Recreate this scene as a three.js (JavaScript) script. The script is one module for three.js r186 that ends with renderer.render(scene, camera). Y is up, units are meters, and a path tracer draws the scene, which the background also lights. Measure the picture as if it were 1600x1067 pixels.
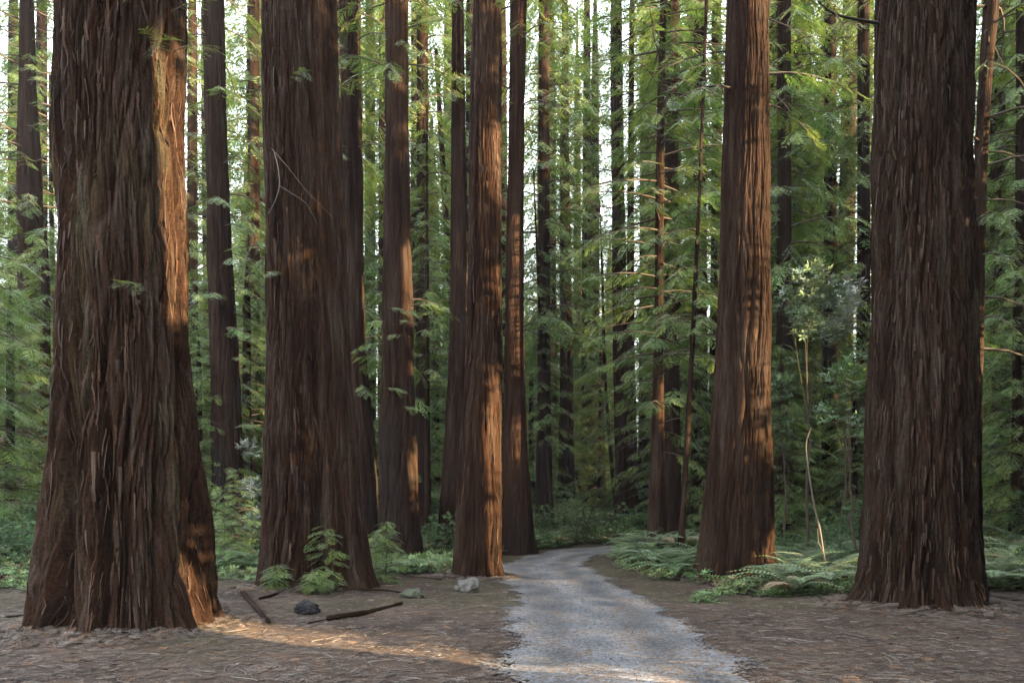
import * as THREE from 'three';

// ---------------------------------------------------------------- camera, sky, sun, exposure
const F = 1142, HORIZON = 800, EYE = 1.7;              // focal length and horizon in photograph pixels, eye height in metres
const scene = new THREE.Scene();
const camera = new THREE.PerspectiveCamera(2 * Math.atan(533.5 / F) * 180 / Math.PI, 1600 / 1067, 0.1, 1500);
camera.position.set(0, EYE, 0);
camera.lookAt(0, EYE, -10);
camera.setViewOffset(1600, 1067, 0, -(HORIZON - 533.5), 1600, 1067);   // rising front: trunks stay upright
const SUN_AZ = 28 * Math.PI / 180, SUN_EL = 12 * Math.PI / 180;
const SUN = new THREE.Vector3(Math.cos(SUN_EL) * Math.cos(SUN_AZ), Math.sin(SUN_EL), Math.cos(SUN_EL) * Math.sin(SUN_AZ));
{
  const w = 256, h = 128, data = new Float32Array(w * h * 4);
  for (let j = 0; j < h; j++) for (let i = 0; i < w; i++) {
    const up = Math.max(0, Math.sin(((j + 0.5) / h - 0.5) * Math.PI)), k = Math.pow(1 - up, 2.2), o = (j * w + i) * 4;
    data[o] = 0.70 + 0.26 * k; data[o + 1] = 0.78 + 0.20 * k; data[o + 2] = 0.92 + 0.10 * k; data[o + 3] = 1;
  }
  const sky = new THREE.DataTexture(data, w, h, THREE.RGBAFormat, THREE.FloatType);
  sky.mapping = THREE.EquirectangularReflectionMapping; sky.magFilter = THREE.LinearFilter; sky.needsUpdate = true;
  scene.background = sky; scene.environment = sky;
  scene.backgroundIntensity = 0.6; scene.environmentIntensity = 0.6;
}
const sun = new THREE.DirectionalLight(new THREE.Color().setRGB(1, 0.76, 0.45), 5);
sun.position.copy(SUN).multiplyScalar(120).add(new THREE.Vector3(0, 0, -30));
sun.target.position.set(0, 0, -30);
sun.castShadow = true; sun.shadow.radius = 0.9; sun.shadow.mapSize.set(4096, 4096);
Object.assign(sun.shadow.camera, { left: -90, right: 90, top: 70, bottom: -70, near: 1, far: 320 });
scene.add(sun, sun.target);
const renderer = new THREE.WebGLRenderer({ antialias: true });
renderer.toneMapping = THREE.LinearToneMapping;
renderer.toneMappingExposure = 14;
renderer.shadowMap.enabled = true; renderer.shadowMap.type = THREE.PCFSoftShadowMap;
scene.fog = new THREE.FogExp2(new THREE.Color().setRGB(0.86, 0.92, 1.0), 0.00018);

// ---------------------------------------------------------------- helpers
function rng(seed) { let s = seed | 0; return () => { s = (s + 0x6d2b79f5) | 0; let t = Math.imul(s ^ (s >>> 15), 1 | s); t = (t + Math.imul(t ^ (t >>> 7), 61 | t)) ^ t; return ((t ^ (t >>> 14)) >>> 0) / 4294967296; }; }
const PERM = new Uint8Array(512);
{ const r = rng(77), p = [...Array(256).keys()]; for (let i = 255; i > 0; i--) { const j = Math.floor(r() * (i + 1)); [p[i], p[j]] = [p[j], p[i]]; } for (let i = 0; i < 512; i++) PERM[i] = p[i & 255]; }
const fade = (t) => t * t * t * (t * (t * 6 - 15) + 10), mix = (a, b, t) => a + (b - a) * t, clamp = (x, a, b) => Math.min(b, Math.max(a, x));
const sstep = (a, b, x) => { const t = clamp((x - a) / (b - a), 0, 1); return t * t * (3 - 2 * t); };
function grad3(h, x, y, z) { h &= 15; const u = h < 8 ? x : y, v = h < 4 ? y : h === 12 || h === 14 ? x : z; return ((h & 1) ? -u : u) + ((h & 2) ? -v : v); }
function n3(x, y, z) {
  const X = Math.floor(x), Y = Math.floor(y), Z = Math.floor(z); x -= X; y -= Y; z -= Z;
  const u = fade(x), v = fade(y), w = fade(z), a = X & 255, b = Y & 255, c = Z & 255, a1 = (X + 1) & 255;
  const A = PERM[a] + b, AA = PERM[A & 255] + c, AB = PERM[(A + 1) & 255] + c, B = PERM[a1] + b, BA = PERM[B & 255] + c, BB = PERM[(B + 1) & 255] + c;
  return mix(mix(mix(grad3(PERM[AA & 255], x, y, z), grad3(PERM[BA & 255], x - 1, y, z), u), mix(grad3(PERM[AB & 255], x, y - 1, z), grad3(PERM[BB & 255], x - 1, y - 1, z), u), v),
    mix(mix(grad3(PERM[(AA + 1) & 255], x, y, z - 1), grad3(PERM[(BA + 1) & 255], x - 1, y, z - 1), u), mix(grad3(PERM[(AB + 1) & 255], x, y - 1, z - 1), grad3(PERM[(BB + 1) & 255], x - 1, y - 1, z - 1), u), v), w);
}
// noise that repeats every px, py cells: for textures
function p2(x, y, px, py, s) {
  const X = Math.floor(x), Y = Math.floor(y); x -= X; y -= Y;
  const x0 = ((X % px) + px) % px, x1 = (x0 + 1) % px, y0 = ((Y % py) + py) % py, y1 = (y0 + 1) % py, u = fade(x), v = fade(y);
  const g = (i, j, dx, dy) => grad3(PERM[(PERM[(PERM[(i + s) & 255] + j) & 255] + s * 7) & 255], dx, dy, 0.5 - ((i * 7 + j * 13) % 2));
  return mix(mix(g(x0, y0, x, y), g(x1, y0, x - 1, y), u), mix(g(x0, y1, x, y - 1), g(x1, y1, x - 1, y - 1), u), v);
}
const V = (x, y, z) => new THREE.Vector3(x, y, z);
const pxX = (px, d) => (px - 800) / F * d, pxY = (py, d) => EYE + (HORIZON - py) / F * d;
const taken = {};
const numbered = (n) => { const k = taken[n] = (taken[n] ?? -1) + 1; return k ? n + '_' + String(k).padStart(3, '0') : n; };
const shade = (o) => { o.castShadow = o.receiveShadow = true; return o; };
function tag(o, label, category, group, kind) { o.userData.label = label; o.userData.category = category; if (group) o.userData.group = group; if (kind) o.userData.kind = kind; return o; }
function thing(name, label, category, group) { const g = new THREE.Group(); g.name = numbered(name); scene.add(g); return tag(g, label, category, group); }
function part(parent, name, geo, mat) { const m = shade(new THREE.Mesh(geo, mat)); m.name = name; parent.add(m); return m; }
function setting(name, geo, mat, kind = 'structure') { const m = shade(new THREE.Mesh(geo, mat)); m.name = name; m.userData.kind = kind; scene.add(m); return m; }

// ---------------------------------------------------------------- the lie of the land
const mounds = [];                                     // [x, z, radius, height] of the litter heaped round big trunks
const ROAD = [[2.6, 3], [1.9, -2], [1.35, -6], [1.25, -8], [1.22, -10.5], [1.3, -13], [1.25, -16], [1.0, -19], [0.85, -21.5], [1.0, -24], [1.75, -26.4], [3.2, -28.2], [6, -29.8], [10, -31], [16, -32]].map(([x, z]) => V(x, 0, z));
const roadCurve = new THREE.CatmullRomCurve3(ROAD, false, 'centripetal');
const roadPts = roadCurve.getSpacedPoints(160);
function roadDist(x, z) { let m = 1e9; for (let i = 0; i < roadPts.length; i += 2) { const p = roadPts[i], d = (p.x - x) ** 2 + (p.z - z) ** 2; if (d < m) m = d; } return Math.sqrt(m); }
function G0(x, z) {
  const d = -z;
  let y = 0.028 * Math.pow(Math.max(0, d - 25), 1.25) * sstep(0, 1, 1) ;
  y = y > 9 ? 9 + (y - 9) * 0.25 : y;
  y += 0.085 * Math.max(0, x - 6.5 - 0.25 * Math.max(0, d - 34)) * sstep(11, 17, d) * sstep(80, 60, d) ;
  y += 0.05 * Math.max(0, -x - 9) * sstep(12, 22, d) * sstep(90, 60, d);
  y += 0.55 * Math.exp(-(((x - 5.2) / 2.3) ** 2) - (((z + 24.3) / 2.4) ** 2));
  y += 0.10 * n3(x * 0.22, 3.1, z * 0.22) * sstep(6, 16, Math.hypot(x, z)) + 0.045 * n3(x * 0.8, 7.7, z * 0.8);
  return y;
}
function G(x, z) {
  let y = G0(x, z);
  for (const [mx, mz, r, h] of mounds) { const q = ((x - mx) ** 2 + (z - mz) ** 2) / (r * r); if (q < 9) y += h * Math.exp(-q); }
  return y;
}
const groundD = (px, py) => { for (let d = 4; d < 140; d += 0.05) if (pxY(py, d) <= G0(pxX(px, d), -d)) return d; return 60; };

// ---------------------------------------------------------------- textures: what surfaces are made of
function dataTex(w, h, fn, srgb) {
  const data = new Uint8Array(w * h * 4), c = [0, 0, 0, 255];
  for (let j = 0; j < h; j++) for (let i = 0; i < w; i++) { c[3] = 255; fn(i / w, j / h, c); const o = (j * w + i) * 4; for (let k = 0; k < 4; k++) data[o + k] = clamp(Math.round(c[k]), 0, 255); }
  const t = new THREE.DataTexture(data, w, h); t.wrapS = t.wrapT = THREE.RepeatWrapping; t.magFilter = THREE.LinearFilter; t.minFilter = THREE.LinearMipmapLinearFilter; t.generateMipmaps = true;
  if (srgb) t.colorSpace = THREE.SRGBColorSpace; t.needsUpdate = true; return t;
}
// bark: 1.2 m wide, 2.4 m high; upright fibres that split and join
const fibre = (u, v, s) => { const w = 0.010 * p2(u * 7, v * 6, 7, 6, s + 3) + 0.004 * p2(u * 20, v * 14, 20, 14, s + 5); return u + w; };
const barkBump = dataTex(1024, 1024, (u, v, c) => {
  const f = fibre(u, v, 11);
  const a = 1 - Math.abs(p2(f * 26, v * 3, 26, 3, 1)) * 2.2, b = 1 - Math.abs(p2(f * 64, v * 5, 64, 5, 2)) * 2, e = p2(f * 150, v * 9, 150, 9, 4), g = p2(f * 90, v * 70, 90, 70, 6);
  const h = p2(u * 30, v * 24, 30, 24, 8); c[0] = c[1] = c[2] = 108 + 60 * a * 0.9 + 30 * b * 0.7 + 16 * e + 26 * g + 30 * h - 24;
});
const barkMap = dataTex(1024, 1024, (u, v, c) => {
  const f = fibre(u, v, 11), s = p2(f * 40, v * 4, 40, 4, 21), t = p2(f * 130, v * 8, 130, 8, 22), q = p2(f * 9, v * 3, 9, 3, 23), g = p2(u * 120, v * 120, 120, 120, 24);
  const grey = clamp(0.45 + 0.5 * q + 0.75 * s, 0, 1), k = 1 + 0.24 * t + 0.12 * s + 0.22 * g;
  c[0] = mix(150, 154, grey) * k; c[1] = mix(118, 138, grey) * k; c[2] = mix(99, 125, grey) * k;
}, true);
function canvasTex(w, h, draw, srgb = true) { const cv = document.createElement('canvas'); cv.width = w; cv.height = h; draw(cv.getContext('2d'), w, h); const t = new THREE.CanvasTexture(cv); t.wrapS = t.wrapT = THREE.RepeatWrapping; t.magFilter = THREE.LinearFilter; if (srgb) t.colorSpace = THREE.SRGBColorSpace; return t; }
// litter of needles and twiglets, 4 m square
function litter(pass) {
  return canvasTex(2048, 2048, (g, w, h) => {
    const r = rng(501);
    g.fillStyle = pass ? '#555' : 'rgb(96,85,77)'; g.fillRect(0, 0, w, h);
    for (let i = 0; i < 70000; i++) {
      const x = r() * w, y = r() * h, a = r() * 6.283, l = 5 + r() * r() * 26, k = r(), lw = 0.8 + r() * 2.2, kind = r();
      let col;
      if (pass) { const q = Math.floor(50 + 190 * k); col = `rgb(${q},${q},${q})`; }
      else { const b = 0.5 + 0.75 * k; col = kind < 0.62 ? [122, 102, 90] : kind < 0.86 ? [140, 126, 112] : kind < 0.95 ? [150, 98, 62] : [176, 164, 148]; col = `rgb(${col.map((q) => Math.floor(Math.min(255, q * b))).join(',')})`; }
      g.strokeStyle = col; g.lineWidth = lw; g.beginPath();
      for (const ox of [0, -w, w]) for (const oy of [0, -h, h]) { if (x + ox < -40 || x + ox > w + 40 || y + oy < -40 || y + oy > h + 40) continue; g.moveTo(x + ox, y + oy); g.quadraticCurveTo(x + ox + Math.cos(a + 0.3) * l * 0.5, y + oy + Math.sin(a + 0.3) * l * 0.5, x + ox + Math.cos(a) * l, y + oy + Math.sin(a) * l); }
      g.stroke();
    }
  }, !pass);
}
const litterMap = litter(0), litterBump = litter(1);
// gravel road, 5 m across, 10 m long; thins out to loose stones at both sides
const roadCover = (u, v) => { const e = Math.abs(u - 0.5) * 2, wob = 0.16 * p2(u * 4, v * 8, 4, 8, 31) + 0.10 * p2(u * 14, v * 28, 14, 28, 32) + 0.05 * p2(u * 40, v * 80, 40, 80, 34) + 0.13 * p2(u * 130, v * 260, 130, 260, 33); return (0.57 - e) * 2.1 + wob * 1.5; };
const roadMap = dataTex(1024, 2048, (u, v, c) => {
  const s = p2(u * 230, v * 460, 230, 460, 41), m = p2(u * 100, v * 200, 100, 200, 42), b = p2(u * 9, v * 12, 9, 12, 43), track = 0.10 * Math.cos((u - 0.5) * 22) , n = p2(u * 60, v * 300, 60, 300, 44);
  const k = 1 + 0.26 * s + 0.16 * m + 0.24 * b + track, brown = sstep(0.1, 0.5, n + 0.5 * b + 0.5 * Math.abs(u - 0.5) - 0.5 * track);
  c[0] = mix(75, 70, brown) * k; c[1] = mix(75, 60, brown) * k; c[2] = mix(75, 51, brown) * k;
  c[3] = roadCover(u, v) > 0 ? 255 : 0;
}, true);
const roadBump = dataTex(1024, 2048, (u, v, c) => { c[0] = c[1] = c[2] = 128 + 70 * p2(u * 230, v * 460, 230, 460, 41) + 55 * p2(u * 100, v * 200, 100, 200, 42) + 30 * p2(u * 9, v * 12, 9, 12, 43); });

// ---------------------------------------------------------------- materials
const std = (o) => new THREE.MeshPhysicalMaterial({ roughness: 0.95, specularIntensity: 0.3, ...o });
const rgb = (r, g, b) => new THREE.Color().setRGB(r, g, b);
const M = {
  bark: std({ map: barkMap, bumpMap: barkBump, bumpScale: 0.03, vertexColors: true, roughness: 0.95, specularIntensity: 0.1 }),
  barkStrip: std({ map: barkMap, vertexColors: true, side: THREE.DoubleSide }),
  ground: std({ map: litterMap, bumpMap: litterBump, bumpScale: 0.014, vertexColors: true, roughness: 1 }),
  road: std({ map: roadMap, bumpMap: roadBump, bumpScale: 0.005, alphaTest: 0.5, roughness: 0.95 }),
  leaf: std({ vertexColors: true, transmission: 0.55, thickness: 0, roughness: 0.75, side: THREE.DoubleSide }),
  gloss: std({ vertexColors: true, transmission: 0.25, thickness: 0, roughness: 0.42, specularIntensity: 0.8, side: THREE.DoubleSide }),
  twig: std({ color: rgb(0.042, 0.031, 0.023) }),
  greyTwig: std({ color: rgb(0.11, 0.095, 0.08) }),
  wood: std({ map: barkMap, bumpMap: barkBump, bumpScale: 0.01, color: rgb(0.75, 0.7, 0.66) }),
  moss: std({ map: barkMap, bumpMap: barkBump, bumpScale: 0.012, vertexColors: true }),
  stone: std({ vertexColors: true, roughness: 0.9 }),
};

// ---------------------------------------------------------------- geometry gatherer
class Geo {
  constructor() { this.p = []; this.c = []; this.uv = null; this.i = [[], []]; }
  v(x, y, z, c) { this.p.push(x, y, z); this.c.push(c[0], c[1], c[2]); return this.p.length / 3 - 1; }
  build() {
    const g = new THREE.BufferGeometry();
    g.setAttribute('position', new THREE.Float32BufferAttribute(this.p, 3)); g.setAttribute('color', new THREE.Float32BufferAttribute(this.c, 3));
    g.setIndex([...this.i.flat()].length > 0 ? new THREE.BufferAttribute(Uint32Array.from(this.i[0].concat(this.i[1])), 1) : null);
    if (this.i[0].length) g.addGroup(0, this.i[0].length, 0);
    if (this.i[1].length) g.addGroup(this.i[0].length, this.i[1].length, 1);
    g.computeVertexNormals();
    return g;
  }
  // a tapered rod through points, n sides; slot 0 leaf, 1 wood
  rod(pts, r0, r1, n, c, slot) {
    const base = this.p.length / 3, a = V(0, 0, 0), b = V(0, 0, 0), t = V(0, 0, 0);
    for (let k = 0; k < pts.length; k++) {
      t.copy(pts[Math.min(k + 1, pts.length - 1)]).sub(pts[Math.max(k - 1, 0)]).normalize();
      a.set(Math.abs(t.y) > 0.9 ? 1 : 0, Math.abs(t.y) > 0.9 ? 0 : 1, 0).cross(t).normalize(); b.copy(t).cross(a);
      const r = mix(r0, r1, k / (pts.length - 1));
      for (let j = 0; j < n; j++) { const q = j / n * 6.2832, x = Math.cos(q) * r, y = Math.sin(q) * r; this.v(pts[k].x + a.x * x + b.x * y, pts[k].y + a.y * x + b.y * y, pts[k].z + a.z * x + b.z * y, c); }
    }
    for (let k = 0; k < pts.length - 1; k++) for (let j = 0; j < n; j++) { const A = base + k * n + j, B = base + k * n + (j + 1) % n; this.i[slot].push(A, B, A + n, B, B + n, A + n); }
  }
  // copy of a leaf template: x runs along dir, z sideways, y across the flat of it
  put(tmpl, pos, dir, up, s, c) {
    const X = dir, Z = _z.copy(dir).cross(up).normalize(), Y = _y.copy(Z).cross(X), base = this.p.length / 3, p = tmpl.p;
    for (let k = 0; k < p.length; k += 3) this.v(pos.x + s * (p[k] * X.x + p[k + 1] * Y.x + p[k + 2] * Z.x), pos.y + s * (p[k] * X.y + p[k + 1] * Y.y + p[k + 2] * Z.y), pos.z + s * (p[k] * X.z + p[k + 1] * Y.z + p[k + 2] * Z.z), c);
    for (const k of tmpl.i) this.i[0].push(base + k);
  }
}
const _y = V(0, 0, 0), _z = V(0, 0, 0);
// leaf templates -------------------------------------------------
function blade(t, x, y, z, dx, dy, dz, w, wide = 0.45) {       // a lance-shaped leaf: base, two shoulders, tip
  const l = Math.hypot(dx, dz) || 1, sx = -dz / l * w, sz = dx / l * w, b = t.p.length / 3;
  t.p.push(x, y, z, x + dx * wide + sx, y + dy * wide, z + dz * wide + sz, x + dx, y + dy, z + dz, x + dx * wide - sx, y + dy * wide, z + dz * wide - sz);
  t.i.push(b, b + 1, b + 2, b, b + 2, b + 3);
}
function sprayTemplate(seed, pairs, w) {              // a flat, drooping redwood spray about 1 m long
  const r = rng(seed), t = { p: [], i: [] }, drop = (x) => -0.22 * x * x;
  blade(t, 0, 0, 0, 1.0, drop(1), 0, 0.014, 0.3);
  for (let k = 0; k < pairs; k++) for (const s of [-1, 1]) {
    const x = 0.08 + 0.86 * (k + r() * 0.7) / pairs, l = (0.16 + 0.30 * Math.sin(Math.PI * Math.pow(x, 0.7))) * (0.7 + 0.5 * r()), a = 0.75 + 0.35 * r();
    blade(t, x, drop(x), 0, l * Math.cos(a), -0.05 * l - 0.12 * l * r(), s * l * Math.sin(a), w * (0.8 + 0.5 * r()));
  }
  return t;
}
function fineSpray(seed) {                           // the same for branches close by: twigs with single needles
  const r = rng(seed), t = { p: [], i: [] };
  for (let k = 0; k < 9; k++) for (const s of [-1, 1]) {
    const x = 0.06 + 0.9 * (k + r() * 0.8) / 9, l = (0.14 + 0.26 * Math.sin(Math.PI * Math.pow(x, 0.7))) * (0.7 + 0.5 * r()), a = 0.7 + 0.4 * r(), cx = Math.cos(a), cz = s * Math.sin(a);
    blade(t, x, -0.2 * x * x, 0, l * cx, -0.06 * l, l * cz, 0.003, 0.3);
    for (let q = 0; q < 11; q++) for (const e of [-1, 1]) {
      const f = (q + 0.6) / 11.5 * l, nl = 0.042 * (1 - 0.4 * q / 11) * (0.8 + 0.4 * r()), b = 0.9;
      blade(t, x + f * cx, -0.2 * x * x - 0.06 * f, f * cz, nl * (cx * Math.cos(b) - e * cz * Math.sin(b)), 0.006 * (r() - 0.5), nl * (cz * Math.cos(b) + e * cx * Math.sin(b)), 0.0055, 0.5);
    }
  }
  blade(t, 0, 0, 0, 1.0, -0.2, 0, 0.006, 0.3);
  return t;
}
const BROAD = [8, 9].map((k) => sprayTemplate(k * 41, 5, 0.055)), SPRAYS = [1, 2, 3, 4].map((k) => sprayTemplate(k * 31, 10, 0.021)), THICK = [5, 6, 7].map((k) => sprayTemplate(k * 37, 7, 0.036)), FINE = [1, 2].map((k) => fineSpray(k * 53));
const leafTint = (r, warm = 0) => { const k = 0.62 + 0.75 * r(), y = r(); return [(0.078 + 0.050 * y + warm * 0.03) * k, (0.148 + 0.014 * y) * k, (0.032 - 0.004 * y) * k]; };
const WOODC = [0.8, 0.8, 0.8];
// a conifer crown round an upright axis: limbs that sag, flat sprays along them
function crownGeo(seed, o) {
  const r = rng(seed), g = new Geo(), up = V(0, 1, 0), dir = V(0, 0, 0), side = V(0, 0, 0), d2 = V(0, 0, 0), tm = o.templates ?? SPRAYS;
  for (let k = 0; k < o.n; k++) {
    const f = o.even ? (k + r()) / o.n : r(), h = mix(o.h0, o.h1, o.low ? Math.pow(f, o.low) : f), az = k * 2.39996 + r() * 1.1, ax = o.axis ? o.axis(h) : [0, 0, 0.1];
    const taper = o.cone ? Math.pow(1 - (h - o.h0) / (o.h1 - o.h0), 0.65) * 0.9 + 0.1 : 1, len = o.len * taper * (0.45 + 0.75 * r()), rise = (o.rise ?? 0.1) + (r() - 0.5) * 0.4, sag = (o.sag ?? 0.42) * (0.6 + 0.8 * r());
    if (o.sector && !o.sector(az % 6.2832, h)) continue;
    const bx = ax[0] + Math.cos(az) * ax[2] * 0.9, bz = ax[1] + Math.sin(az) * ax[2] * 0.9, bend = (r() - 0.5) * 0.7, pts = [];
    for (let q = 0; q <= 5; q++) { const t = q / 5, a2 = az + bend * t; pts.push(V(bx + Math.cos(a2) * len * t, h + (rise * t - sag * t * t) * len, bz + Math.sin(a2) * len * t)); }
    if (o.keep && pts.some((p) => !o.keep(p, 0.03))) { pts.length = 0; continue; }
    g.rod(pts, (o.limb ?? 0.011) * len + 0.006, 0.004, o.keep ? 3 : 4, WOODC, 1);
    const dead = r() < (o.dead ?? 0);
    const m = dead ? 0 : Math.max(3, Math.round(len * (o.dense ?? 5)));
    for (let q = 0; q < m; q++) {
      const t = mix(o.bare ?? 0.2, 1, (q + 0.6 * r()) / m), i0 = Math.min(4, Math.floor(t * 5)), a = pts[i0], b = pts[i0 + 1], u = t * 5 - i0, s = q % 2 ? 1 : -1;
      const pos = V(mix(a.x, b.x, u), mix(a.y, b.y, u), mix(a.z, b.z, u));
      dir.copy(b).sub(a).normalize(); side.set(-dir.z, 0, dir.x).normalize();
      d2.copy(dir).multiplyScalar(0.55 + 0.5 * r() + (t > 0.85 ? 1 : 0)).addScaledVector(side, s * (0.55 + 0.5 * r())); d2.y += -0.12 - 0.4 * r(); d2.normalize();
      const tilt = V((r() - 0.5) * 0.7, 1, (r() - 0.5) * 0.7).normalize();
      const sz = (o.size ?? 0.62) * (0.7 + 0.6 * r()) * (1 - 0.3 * t);
      if (o.keep && !(o.keep(pos, 0.1) && o.keep(pos.clone().addScaledVector(d2, sz * 0.45), 0.27 * sz) && o.keep(pos.clone().addScaledVector(d2, sz).setY(pos.y + d2.y * sz - 0.2 * sz), 0.15 * sz))) continue;
      g.put(tm[Math.floor(r() * tm.length)], pos, d2, tilt, sz, leafTint(r, o.warm));
    }
  }
  return g.build();
}
const CROWN = [M.leaf, M.twig];

// ---------------------------------------------------------------- trunks
// rows: [photo row, left edge, right edge] of the outline at distance d; they give the axis and the girth at each height
function axisOf(rows, d, yBase, top, topR) {
  const hs = [], cx = [], rs = [];
  for (const [py, a, b] of [...rows].sort((p, q) => q[0] - p[0])) { hs.push(pxY(py, d) - yBase); cx.push(pxX((a + b) / 2, d)); rs.push((b - a) / 2 * d / F * Math.cos(Math.atan(((a + b) / 2 - 800) / F))); }
  const n = hs.length, x0 = cx[0], lean = (cx[n - 1] - cx[Math.max(0, n - 3)]) / (hs[n - 1] - hs[Math.max(0, n - 3)] + 1e-6) * 0.7;
  return { x0, at(h) {
    if (h <= hs[0]) return [0, rs[0] + (hs[0] - h) * Math.max(0, (rs[0] - rs[1]) / (hs[1] - hs[0])) * 1.1];
    if (h >= hs[n - 1]) return [cx[n - 1] - x0 + lean * (h - hs[n - 1]), mix(rs[n - 1], topR, clamp((h - hs[n - 1]) / Math.max(0.1, top - hs[n - 1]), 0, 1))];
    let k = 0; while (h > hs[k + 1]) k++;
    const t = (h - hs[k]) / (hs[k + 1] - hs[k]), k0 = Math.max(0, k - 1), k3 = Math.min(n - 1, k + 2);
    const cr = (v) => { const dh = hs[k + 1] - hs[k], m1 = (v[k + 1] - v[k0]) / (hs[k + 1] - hs[k0]) * dh, m2 = (v[k3] - v[k]) / (hs[k3] - hs[k]) * dh, t2 = t * t, t3 = t2 * t; return v[k] * (2 * t3 - 3 * t2 + 1) + m1 * (t3 - 2 * t2 + t) + v[k + 1] * (-2 * t3 + 3 * t2) + m2 * (t3 - t2); };
    return [cr(cx) - x0, cr(rs)];
  } };
}
// bark relief in metres: plates between braided furrows
const plate = (n, w) => 1 - Math.exp(-Math.abs(n) / w);
function barkRelief(th, R, y, s, o) {
  const k = o.coarse, X = Math.cos(th), Z = Math.sin(th), wob = (o.wave ?? 0.5) * (0.34 * n3(X * 1.1 + s, y * 0.28, Z * 1.1) + 0.10 * n3(X * R * 2.2 + s, y * 0.8, Z * R * 2.2) + 0.03 * n3(X * R * 7, y * 2.2 + s, Z * R * 7)) / R;
  const t = th + wob, c = Math.cos(t) * R, z = Math.sin(t) * R;
  const a = plate(n3(c * 4.0 * k + s, y * 0.27, z * 4.0 * k), 0.07), b = plate(n3(c * 9.0 * k, y * 0.55 + s, z * 9.0 * k), 0.09), e = plate(n3(c * 19 * k, y * 1.0, z * 19 * k + s), 0.14), f = n3(c * 40, y * 3.2 + s, z * 40), g = n3(c * 11, y * 5.5, z * 11 + s);
  return o.deep * (0.62 * a + 0.52 * b * (0.4 + 0.6 * a) + 0.40 * e * (0.5 + 0.5 * b) - 1.1) + (0.009 * f + 0.009 * g) * Math.min(1, o.deep / 0.05) + o.deep * 0.7 * n3(X * 2.1 * R, y * 0.4 + s, Z * 2.1 * R);
}
function trunkGeo(ax, o) {
  const { seed: s, top } = o, seg = o.seg, pos = [], col = [], uv = [], idx = [], rows = [];
  for (let h = -0.5; h < o.fineTo; h += o.step) rows.push(h);
  for (let h = Math.max(o.fineTo, rows.length ? rows[rows.length - 1] + o.step : 0); h < top; h += o.stepUp ?? 0.7) rows.push(h);
  rows.push(top);
  const rMid = ax.at(2.5)[1], tiles = Math.max(1, Math.round(2 * Math.PI * rMid / 1.2));
  const tone = o.tone ?? [1, 1, 1];
  const surf = (th, h) => {
    const r = ax.at(h)[1], low = Math.exp(-Math.max(0, h) / (o.flareH ?? 0.9)), c = Math.cos(th), z = Math.sin(th);
    let R = r * (1 + (o.lobe ?? 0.05) * (0.5 + 1.6 * low) * n3(c * 1.7 + s * 1.3, h * 0.10, z * 1.7) + (o.root ?? 0.14) * low * n3(c * 3.1, h * 0.3 + s, z * 3.1));
    if (o.shape) R += o.shape(th, h, r);
    R += r * (o.toe ?? 0.13) * Math.exp(-Math.max(h, -0.1) / 0.17) * (0.5 + 1.3 * n3(c * 4.3 + s, 2.2, z * 4.3));
    return R + barkRelief(th, rMid, h, s * 7.3, o) * (0.35 + 0.65 * sstep(o.fineTo + 6, o.fineTo, h)) * clamp(r / rMid, 0.3, 1.2);
  };
  for (const h of rows) {
    const cx = ax.at(h)[0];
    for (let j = 0; j <= seg; j++) {
      const q = j / seg, th = q * 2 * Math.PI - Math.PI / 2, c = Math.cos(th), z = Math.sin(th);
      const R = surf(th, h);
      pos.push(cx + c * R, h, z * R);
      uv.push(q * tiles, h / 2.4 + s * 0.37);
      // colour of the bark itself: grey weathered strips, rusty strips, sooty patches
      const st = n3(c * rMid * 6 + s * 3, h * 0.5, z * rMid * 6), bl = n3(c * rMid * 1.2 + s, h * 0.28, z * rMid * 1.2), grey = sstep(-0.15, 0.45, 0.9 * st + 0.7 * bl);
      let k = 0.76 + 0.62 * st + 0.40 * bl, R_ = mix(0.058, 0.056, grey) * k, G_ = mix(0.044, 0.050, grey) * k, B_ = mix(0.034, 0.044, grey) * k;
      if (o.char) { const b = o.char(th, h) ; const m = clamp(b + 0.9 * st + 0.5 * bl, 0, 1); R_ = mix(R_, 0.03, m); G_ = mix(G_, 0.029, m); B_ = mix(B_, 0.029, m); }
      if (o.lichen) { const m = clamp(o.lichen(th, h) * (0.4 + 1.6 * st + 0.8 * bl), 0, 0.85); R_ = mix(R_, 0.085, m); G_ = mix(G_, 0.10, m); B_ = mix(B_, 0.07, m); }
      col.push(R_ * tone[0], G_ * tone[1], B_ * tone[2]);
    }
  }
  const w = seg + 1;
  for (let k = 0; k < rows.length - 1; k++) for (let j = 0; j < seg; j++) { const a = k * w + j; idx.push(a, a + w, a + 1, a + 1, a + w, a + w + 1); }
  const g = new THREE.BufferGeometry();
  g.setAttribute('position', new THREE.Float32BufferAttribute(pos, 3)); g.setAttribute('uv', new THREE.Float32BufferAttribute(uv, 2)); g.setAttribute('color', new THREE.Float32BufferAttribute(col, 3));
  g.userData.surf = surf;
  g.setIndex(idx); g.computeVertexNormals();
  // close the seam at the far side
  const n = g.attributes.normal;
  for (let k = 0; k < rows.length; k++) { const a = k * w, b = a + seg; const x = n.getX(a) + n.getX(b), y = n.getY(a) + n.getY(b), z = n.getZ(a) + n.getZ(b), l = Math.hypot(x, y, z) || 1; n.setXYZ(a, x / l, y / l, z / l); n.setXYZ(b, x / l, y / l, z / l); }
  return g;
}
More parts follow.
